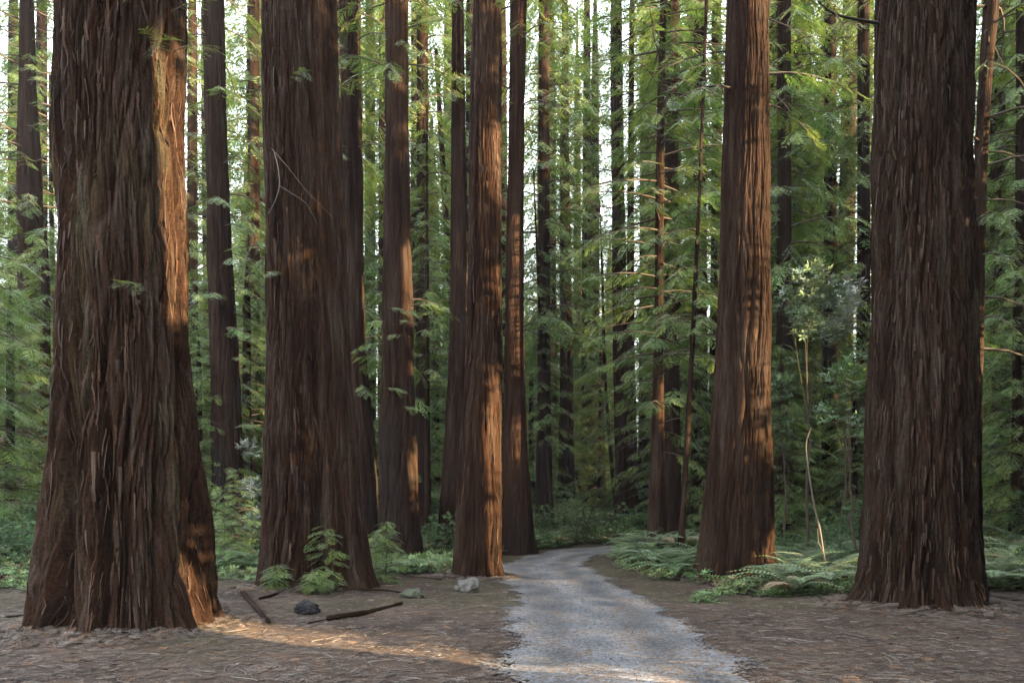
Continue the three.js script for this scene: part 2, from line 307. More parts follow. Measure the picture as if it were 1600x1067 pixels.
// loose strips of bark that hang on the trunk, free at one end
function stripGeo(ax, surf, seed, n, hMax, tone) {
  const r = rng(seed), pos = [], col = [], uv = [], idx = [];
  for (let k = 0; k < n; k++) {
    const th = r() * 6.2832, h = 0.15 + (hMax - 0.15) * r(), len = 0.15 + 0.7 * r() * r(), w = 0.007 + 0.022 * r() * r(), lift = 0.008 + 0.05 * r() ** 3, slant = (r() - 0.5) * 0.16, down = r() < 0.7, b = pos.length / 3, q = 0.6 + 0.8 * r(), grey = r(), u0 = r() * 5, R0 = surf(th, h) ;
    for (let e = 0; e <= 4; e++) {
      const t = e / 4, hh = h + (down ? -1 : 1) * len * t, a = th + slant * len * t / R0, cx = ax.at(hh)[0], R = Math.max(surf(a, hh), R0 - 0.06) + 0.004 + lift * t * t, ww = w * (1 - 0.65 * t * t) / R;
      for (const sd of [-1, 1]) { pos.push(cx + Math.cos(a + sd * ww) * R, hh, Math.sin(a + sd * ww) * R); uv.push(u0 + sd * w * 0.8, hh / 2.4); col.push(mix(0.080, 0.078, grey) * q * tone[0], mix(0.061, 0.070, grey) * q * tone[1], mix(0.047, 0.062, grey) * q * tone[2]); }
    }
    for (let e = 0; e < 4; e++) { const a = b + e * 2; idx.push(a, a + 1, a + 2, a + 1, a + 3, a + 2); }
  }
  const g = new THREE.BufferGeometry();
  g.setAttribute('position', new THREE.Float32BufferAttribute(pos, 3)); g.setAttribute('uv', new THREE.Float32BufferAttribute(uv, 2)); g.setAttribute('color', new THREE.Float32BufferAttribute(col, 3)); g.setIndex(idx); g.computeVertexNormals(); return g;
}
const SUNLIT = [];
const LAND = [];                                      // [x, z, what it is called] of trees that labels can point to
const near2 = (x, z) => { const l = LAND.map(([a, b, n]) => [Math.hypot(a - x, b - z), n]).sort((p, q) => p[0] - q[0]); return l[0][0] < 2.2 || l[1][0] > 2.6 * l[0][0] ? 'close by ' + l[0][1] : 'between ' + l[0][1] + ' and ' + l[1][1]; };
const TREES = [];                                     // [x, z, r] of what stands, to keep the undergrowth clear of trunks
function redwood(o) {
  const rb = (o.rows[o.rows.length - 1][2] - o.rows[o.rows.length - 1][1]) / 2;
  const d0 = o.d ?? groundD((o.rows[o.rows.length - 1][1] + o.rows[o.rows.length - 1][2]) / 2, o.base);
  const d = o.d ? d0 : d0 + rb * d0 / F * 0.8;
  const xb = pxX((o.rows[o.rows.length - 1][1] + o.rows[o.rows.length - 1][2]) / 2, d), y0 = G0(xb, -d);
  const top = o.top ?? 38, ax = axisOf(o.rows, d, y0, top, o.topR ?? 0.2);
  const t = thing(o.name ?? 'redwood_tree', o.label, 'tree', o.group);
  t.position.set(ax.x0, y0, -d);
  const r = ax.at(1.5)[1];
  if (o.mound) mounds.push([ax.x0, -d, ax.at(0)[1] * 1.5, o.mound]);
  const res = o.res ?? Math.max(0.014, d / 731 * 1.15), seg = o.seg ?? clamp(Math.ceil(2 * Math.PI * r / res), 20, 560), fineTo = Math.min(top - 1, (pxY(0, d) - y0) * 1.06);
  const tg = trunkGeo(ax, { seed: o.seed, top, seg, step: Math.max(0.07, res * 5.2), fineTo, deep: o.deep ?? Math.min(0.05, 0.03 + r * 0.012), coarse: o.coarse ?? 1, wave: o.wave, toe: o.toe, lobe: o.lobe, root: o.root, flareH: o.flareH, shape: o.shape, lichen: o.lichen, char: o.char, tone: o.tone });
  part(t, 'trunk', tg, M.bark);
  if (o.strips) { const m = part(t, 'bark_strips', stripGeo(ax, tg.userData.surf, o.seed * 3 + 1, o.strips, fineTo, o.tone ?? [1, 1, 1]), M.barkStrip); m.userData.kind = 'stuff'; }
  TREES.push([ax.x0, -d, ax.at(0)[1]]);
  o.ax = ax; o.d = d; o.y0 = y0; o.obj = t;
  if (o.sun) SUNLIT.push(o);
  if (o.short) LAND.push([ax.x0, -d, o.short]);
  const axis3 = (h) => { const [cx, rr] = ax.at(h); return [cx, 0, rr]; };
  for (const [k, c] of (o.foliage ?? []).entries()) { if (c.py) [c.h0, c.h1] = c.py.map((q) => Math.max(0.4, pxY(q, d) - y0)); part(t, 'crown', crownGeo(o.seed * 17 + k * 5 + 3, { axis: axis3, ...c }), CROWN); }
  if (o.crownTop !== 0) part(t, 'crown', crownGeo(o.seed * 13 + 1, { axis: axis3, n: o.crownTop ?? 26, h0: top * 0.66, h1: top - 0.3, len: 3.2, cone: 1, even: 1, dense: 2.4, size: 1.15, templates: THICK }), CROWN);
  return o;
}
console.log('helpers ready');

// ---------------------------------------------------------------- the redwoods one can tell apart
const chars = (lo, hi, side, width) => (th, h) => { const a = Math.atan2(Math.sin(th - side), Math.cos(th - side)); return 1.5 * sstep(hi, lo, h) * sstep(width, width * 0.5, Math.abs(a)) - 0.35; };
const bigOld = redwood({
  label: 'massive fluted redwood with flaring base, widest trunk in the grove', seed: 3, short: 'the fluted giant', base: 1003, mound: 0.20, top: 44, deep: 0.165, wave: 0.6, toe: 0.2, coarse: 0.72, root: 0.30, flareH: 1.1, res: 0.0125, strips: 1500, lichen: (th, h) => 0.5 * sstep(0.1, 0.35, n3(Math.cos(th) * 1.5, h * 0.4, Math.sin(th) * 1.5 + 9)),
  rows: [[0, 93, 287], [150, 91, 290], [300, 90, 293], [450, 91, 299], [600, 88, 306], [700, 85, 311], [800, 80, 318], [860, 76, 323], [910, 70, 330], [955, 61, 338], [1005, 50, 350]],
  shape: (th, h, r) => -0.50 * Math.exp(-(((th - 1.93) / 0.13) ** 2)) * sstep(5.0, 0.5, h) - 0.16 * Math.exp(-(((th - 1.28) / 0.09) ** 2)) * sstep(4.0, 1.0, h) - 0.10 * Math.exp(-(((th - 0.75) / 0.08) ** 2)) * sstep(2.6, 0.2, h),
  char: (th, h) => 1.1 * Math.exp(-(((th - 1.95) / 0.16) ** 2)) * sstep(4.2, 1.4, h) - 0.45,
  crownTop: 12,
});
const rightGiant = redwood({
  label: 'massive dark shaggy redwood with gnarled roots, beside the fern slope', seed: 8, short: 'the shaggy giant', base: 962, mound: 0.16, top: 42, deep: 0.13, coarse: 0.72, root: 0.30, flareH: 0.7, toe: 0.2, res: 0.0135, strips: 2200, lichen: (th, h) => Math.exp(-(((th - 0.72) / 0.16) ** 2)) * sstep(0.2, 1.2, h) * sstep(7, 3.5, h), tone: [0.80, 0.84, 0.86],
  rows: [[0, 1366, 1520], [200, 1364, 1517], [400, 1360, 1520], [550, 1357, 1523], [700, 1352, 1526], [800, 1347, 1528], [880, 1342, 1531], [930, 1335, 1540], [964, 1322, 1556]], crownTop: 12,
});
const twinA = redwood({
  label: 'twin-stemmed redwood, brown stem fused to a greyer one, saplings at its foot', seed: 5, short: 'the twin-stemmed redwood', base: 925, mound: 0.12, top: 42, deep: 0.10, coarse: 0.8, res: 0.016, strips: 900, root: 0.2,
  rows: [[0, 412, 489], [270, 414, 500], [540, 417, 502], [700, 414, 505], [800, 411, 508], [870, 407, 513], [926, 400, 520]], crownTop: 12,
});
{ // the greyer stem grown together with it
  const rows = [[0, 452, 524], [270, 464, 535], [540, 474, 546], [700, 477, 558], [800, 478, 567], [870, 478, 576], [926, 476, 588]], d = twinA.d + 0.25, ax = axisOf(rows, d, twinA.y0, 40, 0.2), res = 0.02;
  const m = part(twinA.obj, 'stem', trunkGeo(ax, { seed: 6, top: 40, seg: 220, step: 0.08, fineTo: (pxY(0, d)) * 1.05, deep: 0.09, coarse: 0.85, root: 0.2, tone: [1.25, 1.3, 1.32] }), M.bark);
  m.position.set(ax.x0 - twinA.ax.x0, 0, -0.25); m.userData.label = 'greyer stem fused to the brown one';
}
const litPost = redwood({
  label: 'straight redwood at the left road edge, sunlit from top to foot', seed: 11, short: 'the sunlit roadside trunk', base: 905, mound: 0.06, top: 40, deep: 0.078, coarse: 0.9, res: 0.017, strips: 500, root: 0.2, tone: [1.05, 1.0, 0.95],
  rows: [[0, 740, 782], [270, 733, 783], [540, 729, 783], [700, 719, 782], [800, 714, 783], [860, 711, 784], [906, 707, 787]], crownTop: 12,
});
const litRight = redwood({
  label: 'tall straight redwood across the road, its side striped by sunlight', seed: 14, short: 'the sun-striped trunk', base: 915, mound: 0.06, top: 42, deep: 0.09, coarse: 0.8, res: 0.016, root: 0.22, tone: [1.0, 1.0, 1.0],
  rows: [[0, 1136, 1201], [270, 1129, 1201], [540, 1120, 1203], [700, 1109, 1204], [800, 1099, 1205], [860, 1092, 1207], [917, 1080, 1212]], crownTop: 12,
  foliage: [{ py: [180, -200], n: 10, len: 2.4, dense: 4, size: 0.6, dead: 0.3 }],
});
const burnt = redwood({
  label: 'redwood with a long charcoal-black burn scar up its base', seed: 17, short: 'the burn-scarred trunk', base: 882, top: 38, deep: 0.078, coarse: 1.2,
  rows: [[0, 603, 637], [200, 602, 638], [400, 598, 642], [550, 596, 645], [700, 593, 650], [800, 592, 655], [884, 588, 664]], crownTop: 12,
  char: chars(3.0, 7.5, 2.0, 1.0), foliage: [{ py: [560, 440], n: 7, len: 1.6, dense: 6, size: 0.5 }, { py: [130, -150], n: 22, len: 2.3, dense: 5 }],
});
redwood({
  label: 'reddish redwood with a scorched foot beside the burn-scarred tree', seed: 19, sun: [[745,775]], short: 'the scorched reddish trunk', base: 874, top: 36, deep: 0.078, coarse: 1.2,
  rows: [[0, 530, 562], [100, 531, 563], [270, 534, 566], [540, 543, 571], [700, 550, 586], [800, 555, 594], [874, 560, 600]], crownTop: 12, char: chars(1.2, 3.4, 1.5, 3.0),
  foliage: [{ py: [330, -60], n: 26, len: 2.6, dense: 5 }, { py: [640, 480], n: 7, len: 1.3, dense: 6, size: 0.5 }],
});
redwood({
  label: 'slim leaning redwood just behind the sunlit roadside trunk', seed: 23, sun: [[380,430],[755,775]], base: 869, top: 36, deep: 0.07, coarse: 1.3,
  rows: [[0, 706, 724], [270, 705, 728], [540, 702, 730], [700, 694, 730], [800, 687, 728], [869, 679, 726]], crownTop: 12, foliage: [{ py: [220, -100], n: 14, len: 2.2, dense: 4.5 }],
});
const bend = redwood({
  label: 'straight red-brown redwood standing at the inside of the road bend', seed: 27, short: 'the road-bend trunk', base: 867, top: 38, deep: 0.07, coarse: 1.3, tone: [1.05, 0.93, 0.85],
  rows: [[0, 798, 823], [200, 795, 819], [500, 789, 818], [700, 786, 824], [800, 786, 832], [868, 783, 840]], crownTop: 12, char: chars(0.8, 3.2, 1.6, 1.2), foliage: [{ py: [210, -120], n: 22, len: 2.8, dense: 5, dead: 0.2 }],
});
redwood({
  label: 'redwood on the bank straight beyond the road bend', seed: 31, sun: [[470,520]], short: 'the bank redwood', d: 50, top: 40, deep: 0.07,
  rows: [[100, 878, 888], [270, 875, 890], [540, 876, 895], [700, 873, 897], [786, 870, 900]], foliage: [{ py: [430, 60], n: 70, len: 3.4, dense: 4.2, even: 1 }],
});
redwood({
  label: 'pale redwood with a blackened foot on the bank beyond the bend', seed: 33, short: 'the black-footed pale redwood', d: 58, top: 44, deep: 0.07, tone: [1.25, 1.25, 1.25], char: chars(1.5, 5.5, 1.0, 1.6),
  rows: [[200, 911, 924], [300, 910, 926], [540, 909, 927], [700, 908, 930], [776, 905, 936]], foliage: [{ py: [500, 150], n: 46, len: 3.4, dense: 4, even: 1 }],
});
redwood({
  label: 'thick redwood right of the bend with a slimmer lit trunk against it', seed: 35, short: 'the thick bank trunk', d: 43, top: 42, deep: 0.078,
  rows: [[100, 954, 973], [300, 956, 976], [540, 958, 981], [700, 961, 986], [826, 960, 992]], foliage: [{ py: [480, 60], n: 60, len: 3.2, dense: 4.2, even: 1 }],
});
redwood({
  label: 'slim sunlit redwood pressed against a thicker trunk beyond the bend', seed: 36, sun: [[440,500],[610,760]], d: 41, top: 34, deep: 0.035,
  rows: [[0, 984, 992], [170, 982, 991], [540, 979, 992], [700, 981, 996], [828, 980, 1000]], foliage: [{ py: [420, -60], n: 60, len: 2.6, dense: 4.6, even: 1 }],
});
redwood({
  label: 'slender redwood bristling with side limbs among the ferns', seed: 39, sun: [[300,345],[430,520],[600,640]], short: 'the bristly slender trunk', base: 857, top: 32, deep: 0.035,
  rows: [[0, 1032, 1042], [100, 1029, 1040], [270, 1025, 1038], [540, 1022, 1037], [700, 1017, 1039], [857, 1011, 1043]], foliage: [{ py: [560, -120], n: 120, len: 2.9, dense: 5, even: 1, dead: 0.22, rise: 0.05, sag: 0.25 }, { py: [720, 560], n: 12, len: 1.6, dense: 5, dead: 0.4 }],
});
redwood({
  label: 'thin leaning redwood pole rising out of the ferns', seed: 41, short: 'the leaning pole', base: 868, top: 24, deep: 0.02, topR: 0.05, crownTop: 0,
  rows: [[300, 1091, 1096], [540, 1078, 1086], [700, 1069, 1077], [800, 1063, 1073], [868, 1057, 1071]], foliage: [{ py: [560, 120], n: 60, len: 1.7, dense: 5, even: 1, cone: 1, dead: 0.2 }],
});
redwood({
  label: 'redwood half hidden by grey-green laurel leaves, darker and thinner trunk', seed: 43, short: 'the laurel-hidden trunk', d: 44, top: 40, deep: 0.078, tone: [0.85, 0.9, 0.92],
  rows: [[100, 1255, 1267], [240, 1256, 1270], [400, 1257, 1275], [540, 1253, 1276], [700, 1248, 1279], [802, 1244, 1284]], foliage: [{ py: [500, 40], n: 90, len: 3.4, dense: 4.6, even: 1 }],
});
redwood({
  label: 'stout redwood rising behind the laurel next to the shaggy giant', seed: 45, sun: [[240,290]], short: 'the stout trunk', d: 43, top: 42, deep: 0.078, tone: [0.95, 0.92, 0.92],
  rows: [[0, 1318, 1340], [150, 1315, 1339], [400, 1310, 1336], [640, 1303, 1333], [750, 1301, 1333], [796, 1298, 1337]], foliage: [{ py: [260, -60], n: 50, len: 3.4, dense: 4.6, even: 1 }],
});
redwood({
  label: 'leaning redwood with long bare curved limbs behind the shaggy giant', seed: 49, short: 'the bare-limbed leaning trunk', d: 19.5, top: 30, deep: 0.03, crownTop: 12,
  rows: [[0, 1538, 1563], [200, 1525, 1546], [400, 1518, 1541], [540, 1514, 1538], [700, 1509, 1535], [860, 1502, 1532]], foliage: [{ py: [560, -150], n: 40, len: 2.9, dense: 3.2, even: 1, dead: 0.5, sag: 0.5, limb: 0.012 }],
});
redwood({
  label: 'pale-lit redwood standing left of the massive fluted trunk', seed: 51, sun: [[230,350]], short: 'the pale-lit left trunk', d: 36, top: 38, deep: 0.078, tone: [1.05, 1.02, 1.0],
  rows: [[0, 30, 52], [130, 28, 56], [270, 25, 65], [400, 26, 68], [540, 28, 73], [690, 29, 76], [800, 22, 84]], foliage: [{ py: [330, -60], n: 70, len: 3.4, dense: 4.6, even: 1 }, { py: [640, 330], n: 30, len: 2.2, dense: 5, even: 1 }],
});
redwood({
  label: 'thin dark pole trunk next to the pale-lit redwood', seed: 53, d: 40, top: 24, deep: 0.02, topR: 0.06, crownTop: 0,
  rows: [[200, 75, 81], [400, 76, 85], [540, 79, 88], [660, 80, 90], [800, 80, 92]], foliage: [{ py: [560, 80], n: 60, len: 1.9, dense: 4.6, even: 1 }],
});
redwood({
  label: 'grey redwood with two joined stems between the fluted and twin trunks', seed: 55, sun: [[555,605]], short: 'the grey two-stemmed trunk', base: 856, top: 40, deep: 0.09, tone: [1.0, 1.02, 1.04], char: chars(2.5, 7, 2.2, 1.1),
  rows: [[0, 315, 349], [200, 320, 354], [400, 324, 362], [540, 328, 371], [700, 330, 378], [800, 328, 383], [858, 322, 390]], foliage: [{ py: [520, -60], n: 48, len: 2.7, dense: 5, even: 1 }, { py: [860, 560], n: 22, len: 1.8, dense: 5.5, even: 1, size: 0.5 }],
});
redwood({
  label: 'thin pale trunk tucked behind the grey two-stemmed redwood', seed: 57, d: 50, top: 34, deep: 0.03, rows: [[200, 314, 325], [400, 316, 327], [540, 317, 329], [800, 314, 332]],
});
redwood({
  label: 'thin sunlit trunk visible just left of the burn-scarred tree', seed: 59, d: 44, top: 34, deep: 0.03, rows: [[100, 592, 601], [400, 591, 602], [600, 590, 603], [820, 586, 606]], foliage: [{ py: [560, 60], n: 60, len: 2.6, dense: 4.4, even: 1 }],
});
redwood({
  label: 'leaning dead snag with a broken top against bright sky', name: 'dead_snag', seed: 61, d: 38, top: 25, deep: 0.025, topR: 0.06, crownTop: 0,
  rows: [[60, 677, 683], [270, 688, 697], [455, 699, 708], [640, 711, 721], [830, 721, 733]], foliage: [{ py: [420, 60], n: 40, len: 1.5, dense: 3, even: 1, dead: 0.75 }],
});
redwood({
  label: 'thin upright pole tree in the gap right of the burn scar', seed: 63, d: 31, top: 20, deep: 0.02, topR: 0.04, crownTop: 0,
  rows: [[300, 665, 669], [540, 664, 671], [700, 663, 672], [858, 661, 674]], foliage: [{ py: [600, 200], n: 60, len: 2.1, dense: 5, even: 1, cone: 1 }],
});
redwood({
  label: 'dark slim trunk seen right beside the sun-striped redwood', seed: 65, d: 34, top: 26, deep: 0.03, rows: [[300, 1216, 1224], [540, 1215, 1225], [700, 1213, 1227], [815, 1210, 1229]], foliage: [{ py: [640, 150], n: 90, len: 2.5, dense: 5.2, even: 1 }],
});
redwood({
  label: 'shadowy trunk peeking out left of the sun-striped redwood', seed: 67, d: 38, top: 32, deep: 0.03, rows: [[200, 1113, 1122], [400, 1111, 1121], [600, 1108, 1121], [830, 1102, 1124]], foliage: [{ py: [640, 60], n: 80, len: 2.6, dense: 4.8, even: 1 }],
});
redwood({
  label: 'thin trunk squeezed between laurel leaves and the shaggy giant', seed: 69, d: 52, top: 36, deep: 0.03, rows: [[200, 1353, 1363], [540, 1344, 1358], [700, 1336, 1353], [790, 1332, 1354]], foliage: [{ py: [500, 60], n: 50, len: 3, dense: 4.2, even: 1 }],
});
redwood({
  label: 'leaning wispy pole between the road bend tree and the bank redwood', seed: 71, d: 36, top: 18, deep: 0.02, topR: 0.03, crownTop: 0, rows: [[420, 838, 842], [600, 846, 851], [760, 856, 863], [838, 860, 868]], foliage: [{ py: [700, 380], n: 50, len: 1.9, dense: 5.2, even: 1, cone: 1 }],
});
redwood({
  label: 'wispy dark pole between the pale and the thick bank redwoods', seed: 73, d: 46, top: 20, deep: 0.02, topR: 0.03, crownTop: 0, rows: [[420, 939, 943], [600, 944, 949], [780, 957, 963]], foliage: [{ py: [700, 360], n: 50, len: 2.2, dense: 4.8, even: 1, cone: 1 }],
});
console.log('named trees built');

// ---------------------------------------------------------------- ground and road
{
  const N = 270, pos = [], col = [], uv = [], idx = [], warp = (t) => 16 * t + 30 * t ** 3 + 420 * Math.pow(t, 9);
  for (let j = 0; j <= N; j++) for (let i = 0; i <= N; i++) {
    const x = warp(i / N * 2 - 1), z = -13 + warp(j / N * 2 - 1), rd = Math.abs(x) < 25 && z > -40 && z < 6 ? roadDist(x, z) : 9;
    pos.push(x, G(x, z) - 0.006 * sstep(1.9, 1.2, rd), z); uv.push(x / 4 + 0.07 * n3(x * 0.5, 2, z * 0.5), z / 4 + 0.07 * n3(x * 0.5, 9, z * 0.5));
    const p = n3(x * 0.35, 1.5, z * 0.35), q = n3(x * 1.6, 4.5, z * 1.6), k = 0.52 + 0.24 * p + 0.26 * q, wild = sstep(0.0, 0.5, (Math.max(-z - 15, Math.abs(x) - 6) / 8) + p);
    col.push(k * mix(0.56, 0.40, wild), k * mix(0.49, 0.42, wild), k * mix(0.42, 0.26, wild));
  }
  for (let j = 0; j < N; j++) for (let i = 0; i < N; i++) { const a = j * (N + 1) + i; idx.push(a, a + N + 1, a + 1, a + 1, a + N + 1, a + N + 2); }
  const g = new THREE.BufferGeometry();
  g.setAttribute('position', new THREE.Float32BufferAttribute(pos, 3)); g.setAttribute('uv', new THREE.Float32BufferAttribute(uv, 2)); g.setAttribute('color', new THREE.Float32BufferAttribute(col, 3));
  g.setIndex(idx); g.computeVertexNormals();
  const m = setting('ground', g, M.ground); m.userData.label = 'forest floor of brown needles and twigs'; m.userData.category = 'ground';
}
{
  const n = 220, w = 16, pos = [], uv = [], idx = [], len = roadCurve.getLength();
  for (let k = 0; k <= n; k++) {
    const t = k / n, p = roadCurve.getPointAt(t), d = roadCurve.getTangentAt(t), nx = -d.z, nz = d.x;
    for (let j = 0; j <= w; j++) { const u = j / w, o = (u - 0.5) * 4.4 * (1 + 0.08 * n3(t * 9, 1, 4)), x = p.x + nx * o, z = p.z + nz * o, e = Math.abs(u - 0.5) * 2; pos.push(x, G(x, z) + 0.008 + 0.014 * (1 - e * e) - 0.035 * sstep(0.85, 1, e), z); uv.push(u, t * len / 10); }
  }
  for (let k = 0; k < n; k++) for (let j = 0; j < w; j++) { const a = k * (w + 1) + j; idx.push(a, a + 1, a + w + 1, a + 1, a + w + 2, a + w + 1); }
  const g = new THREE.BufferGeometry();
  g.setAttribute('position', new THREE.Float32BufferAttribute(pos, 3)); g.setAttribute('uv', new THREE.Float32BufferAttribute(uv, 2)); g.setIndex(idx); g.computeVertexNormals();
  if (g.attributes.normal.getY(200) < 0) { const a = g.index.array; for (let k = 0; k < a.length; k += 3) [a[k], a[k + 1]] = [a[k + 1], a[k]]; g.computeVertexNormals(); }
  const m = setting('road', g, M.road); m.userData.label = 'winding grey gravel road'; m.userData.category = 'road';
}

// ---------------------------------------------------------------- forest behind and beside: trees that share a few shapes
const stems = [1, 2, 3].map((k) => trunkGeo(axisOf([[0, 778, 822], [600, 772, 828], [796, 764, 836]], 40, 0, 40, 0.12), { seed: 100 + k * 3, top: 40, seg: 30, step: 0.5, fineTo: 30, deep: 0.07, coarse: 1, root: 0.15 }));
const bigCrowns = [0, 1, 2].map((k) => crownGeo(900 + k, { n: 170, h0: 7 + k * 3, h1: 40, len: 4.8, cone: 1, even: 1, low: 0.9, dense: 2.3, size: 1.25, templates: THICK, sag: 0.35, axis: () => [0, 0, 0.25], dead: 0.06 }));
const youngStems = [1, 2].map((k) => trunkGeo(axisOf([[0, 785, 815], [600, 780, 820], [796, 774, 826]], 12, 0, 12, 0.02), { seed: 130 + k * 3, top: 12, seg: 12, step: 0.4, fineTo: 10, deep: 0.01, coarse: 1.6, root: 0.1 }));
const youngCrowns = [0, 1, 2, 3].map((k) => crownGeo(950 + k, { n: 130, h0: 0.7, h1: 12, len: 3.0, cone: 1, even: 1, dense: 4.4, size: 0.8, sag: 0.38, rise: 0.12, axis: () => [0, 0, 0.08], dead: 0.05 }));
const place = rng(4242);
function forestTree(young, x, z, height, label, group, wide = 1) {
  const t = thing(young ? 'young_redwood' : 'distant_redwood', label, 'tree', group), k = height / (young ? 12 : 40), pick = Math.floor(place() * 60);
  t.position.set(x, G(x, z) - 0.05, z); t.rotation.y = place() * 6.28;
  const a = part(t, 'trunk', young ? youngStems[pick % 2] : stems[pick % 3], M.bark), b = part(t, 'crown', young ? youngCrowns[pick % 4] : bigCrowns[pick % 3], CROWN);
  a.scale.set(k, k, k); b.scale.set(k * wide, k, k * wide);
  TREES.push([x, z, young ? 0.3 : 0.8]);
  return t;
}
const clearOf = (x, z, gap) => TREES.every(([a, b, r]) => Math.hypot(a - x, b - z) > r + gap) && roadDist(x, z) > 3;
// young redwoods in the gaps between the trunks: [photo column, distance, height]
const YOUNG = [[15, 27, 9], [70, 31, 12], [-60, 24, 14], [310, 30, 8], [385, 33, 11], [402, 44, 14], [300, 42, 13], [545, 36, 10], [580, 40, 13], [640, 34, 9], [680, 44, 12], [655, 52, 16], [745, 44, 14], [830, 44, 11], [850, 52, 12], [868, 62, 15], [905, 66, 13], [940, 54, 12], [1005, 47, 14], [1010, 58, 16], [1060, 38, 12], [1050, 48, 15], [1085, 34, 9], [1100, 46, 13], [1222, 27, 8.5], [1240, 36, 12], [1290, 37, 10], [1230, 46, 14], [1345, 40, 11], [1335, 30, 7], [1560, 27, 11], [1590, 22, 9], [1600, 35, 14], [1545, 40, 14], [1620, 28, 13], [1490, 46, 15], [470, 48, 15], [200, 40, 14], [130, 30, 10], [720, 58, 16], [835, 60, 15], [880, 74, 18], [915, 58, 13], [932, 74, 19], [800, 70, 17], [858, 66, 14], [960, 66, 16], [900, 88, 20], [845, 86, 22]];
const labelled = (o, label) => { o.userData.label = label; o.userData.group = label; };
YOUNG.forEach(([px, d, h]) => {
  const x = pxX(px, d), hh = h * (0.9 + 0.3 * place()), w = 0.9 + 0.3 * place(), t = forestTree(true, x, -d, hh, '', '', w);
  labelled(t, (hh > 13.5 ? 'tall' : hh > 10.5 ? 'middling' : 'short') + ' young redwood with drooping boughs ' + near2(x, -d));
});
// slender middle-storey redwoods that close the gaps higher up: [photo column, distance, height]
const MIDDLE = [[64, 50, 34], [20, 56, 36], [650, 44, 31], [700, 60, 38], [1055, 42, 30], [785, 50, 32], [846, 62, 36], [880, 84, 40], [930, 60, 34], [1020, 70, 38], [340, 64, 38], [560, 66, 38], [300, 46, 30], [392, 50, 32], [408, 62, 36], [528, 44, 30], [578, 50, 34], [735, 50, 34], [862, 58, 34], [902, 72, 36], [1008, 50, 34], [1080, 54, 36], [1120, 46, 32], [1210, 40, 28], [1236, 52, 34], [1292, 50, 32], [1350, 46, 30], [1545, 36, 26], [1580, 44, 32], [1610, 34, 30], [160, 50, 34], [460, 56, 34], [1050, 30, 26], [1094, 36, 30], [850, 37, 28], [1226, 30, 26], [1250, 38, 30], [1298, 36, 28], [1350, 34, 26], [660, 33, 26], [617, 46, 32], [522, 34, 26], [396, 40, 30], [1560, 29, 25], [1600, 26, 22]];
for (const [px, d, h] of MIDDLE) {
  const t = forestTree(false, pxX(px, d), -d, h * 1.35, '', '', 0.72); labelled(t, 'slender ' + (h > 32 ? 'tall ' : h < 28 ? 'low ' : '') + 'leafy redwood ' + near2(pxX(px, d), -d)); t.name = numbered('slender_redwood'); t.children[0].scale.x *= 0.36; t.children[0].scale.z *= 0.36;
}
// the stand further off
for (let k = 0, tries = 0; k < 62 && tries < 4000; tries++) {
  const d = 52 + 100 * Math.pow(place(), 1.3), x = (place() * 2 - 1) * (0.74 * d + 4), z = -d;
  if (!clearOf(x, z, 2.6 + 0.01 * d)) continue;
  const hh = 30 + 16 * place(), t = forestTree(false, x, z, hh, '', '', 0.8 + 0.3 * place()); labelled(t, 'distant ' + (hh > 41 ? 'towering' : hh > 35 ? 'tall' : 'smaller') + ' hazy redwood ' + (d > 90 ? 'far behind ' : 'beyond ') + LAND.map(([a, b, n]) => [Math.abs(a / b - x / z), n]).sort((p, q) => p[0] - q[0])[0][1]); k++;
}
console.log('forest built');

// ---------------------------------------------------------------- trees right of the picture that shade the grove; sunlight comes through the gaps between their boughs
const lanes = [];                                     // open lanes towards the low sun: [point, half width]
const lane = (o, pys, ox, oz, r) => { for (let py = pys[0]; py <= pys[1]; py += 25) { const h = pxY(py, o.d) - o.y0, [cx, rr] = o.ax.at(h); lanes.push([V(o.ax.x0 + cx + ox * rr, pxY(py, o.d), -o.d + oz * rr), r]); } };
lane(bigOld, [110, 450], 0.92, 0.40, 0.22);
lane(bigOld, [880, 990], 0.83, 0.56, 0.16);
lane(litPost, [205, 290], 0.83, 0.56, 0.16); lane(litPost, [445, 460], 0.83, 0.56, 0.14); lane(litPost, [620, 740], 0.83, 0.56, 0.15); lane(litPost, [800, 890], 0.83, 0.56, 0.16);
lane(litRight, [0, 160], 0.83, 0.56, 0.18); lane(litRight, [220, 410], 0.83, 0.56, 0.22); lane(litRight, [455, 620], 0.83, 0.56, 0.17); lane(litRight, [690, 705], 0.83, 0.56, 0.12); lane(litRight, [860, 890], 0.8, 0.56, 0.14);
lane(bend, [370, 510], 0.7, 0.5, 0.35); lane(burnt, [410, 450], 0.7, 0.5, 0.3);
for (const o of SUNLIT) for (const p of o.sun) lane(o, p, 0.75, 0.55, 0.22);
const across = (t, c) => [bigOld.ax.x0 + t * SUN.x / Math.cos(SUN_EL) + c * Math.sin(SUN_AZ), -bigOld.d + t * SUN.z / Math.cos(SUN_EL) - c * Math.cos(SUN_AZ)];   // t metres towards the sun from the fluted giant, c metres to the side
for (let t = 1; t < 6; t += 0.4) { const [x, z] = across(t, -0.02); lanes.push([V(x, G(x, z) + 0.05, z), 0.34]); }
const inLane = (p, m = 0.1) => { for (const [q, r] of lanes) { const dx = p.x - q.x, dy = p.y - q.y, dz = p.z - q.z, t = dx * SUN.x + dy * SUN.y + dz * SUN.z; if (t > 0 && dx * dx + dy * dy + dz * dz - t * t < (r + m) ** 2) return true; } return false; };
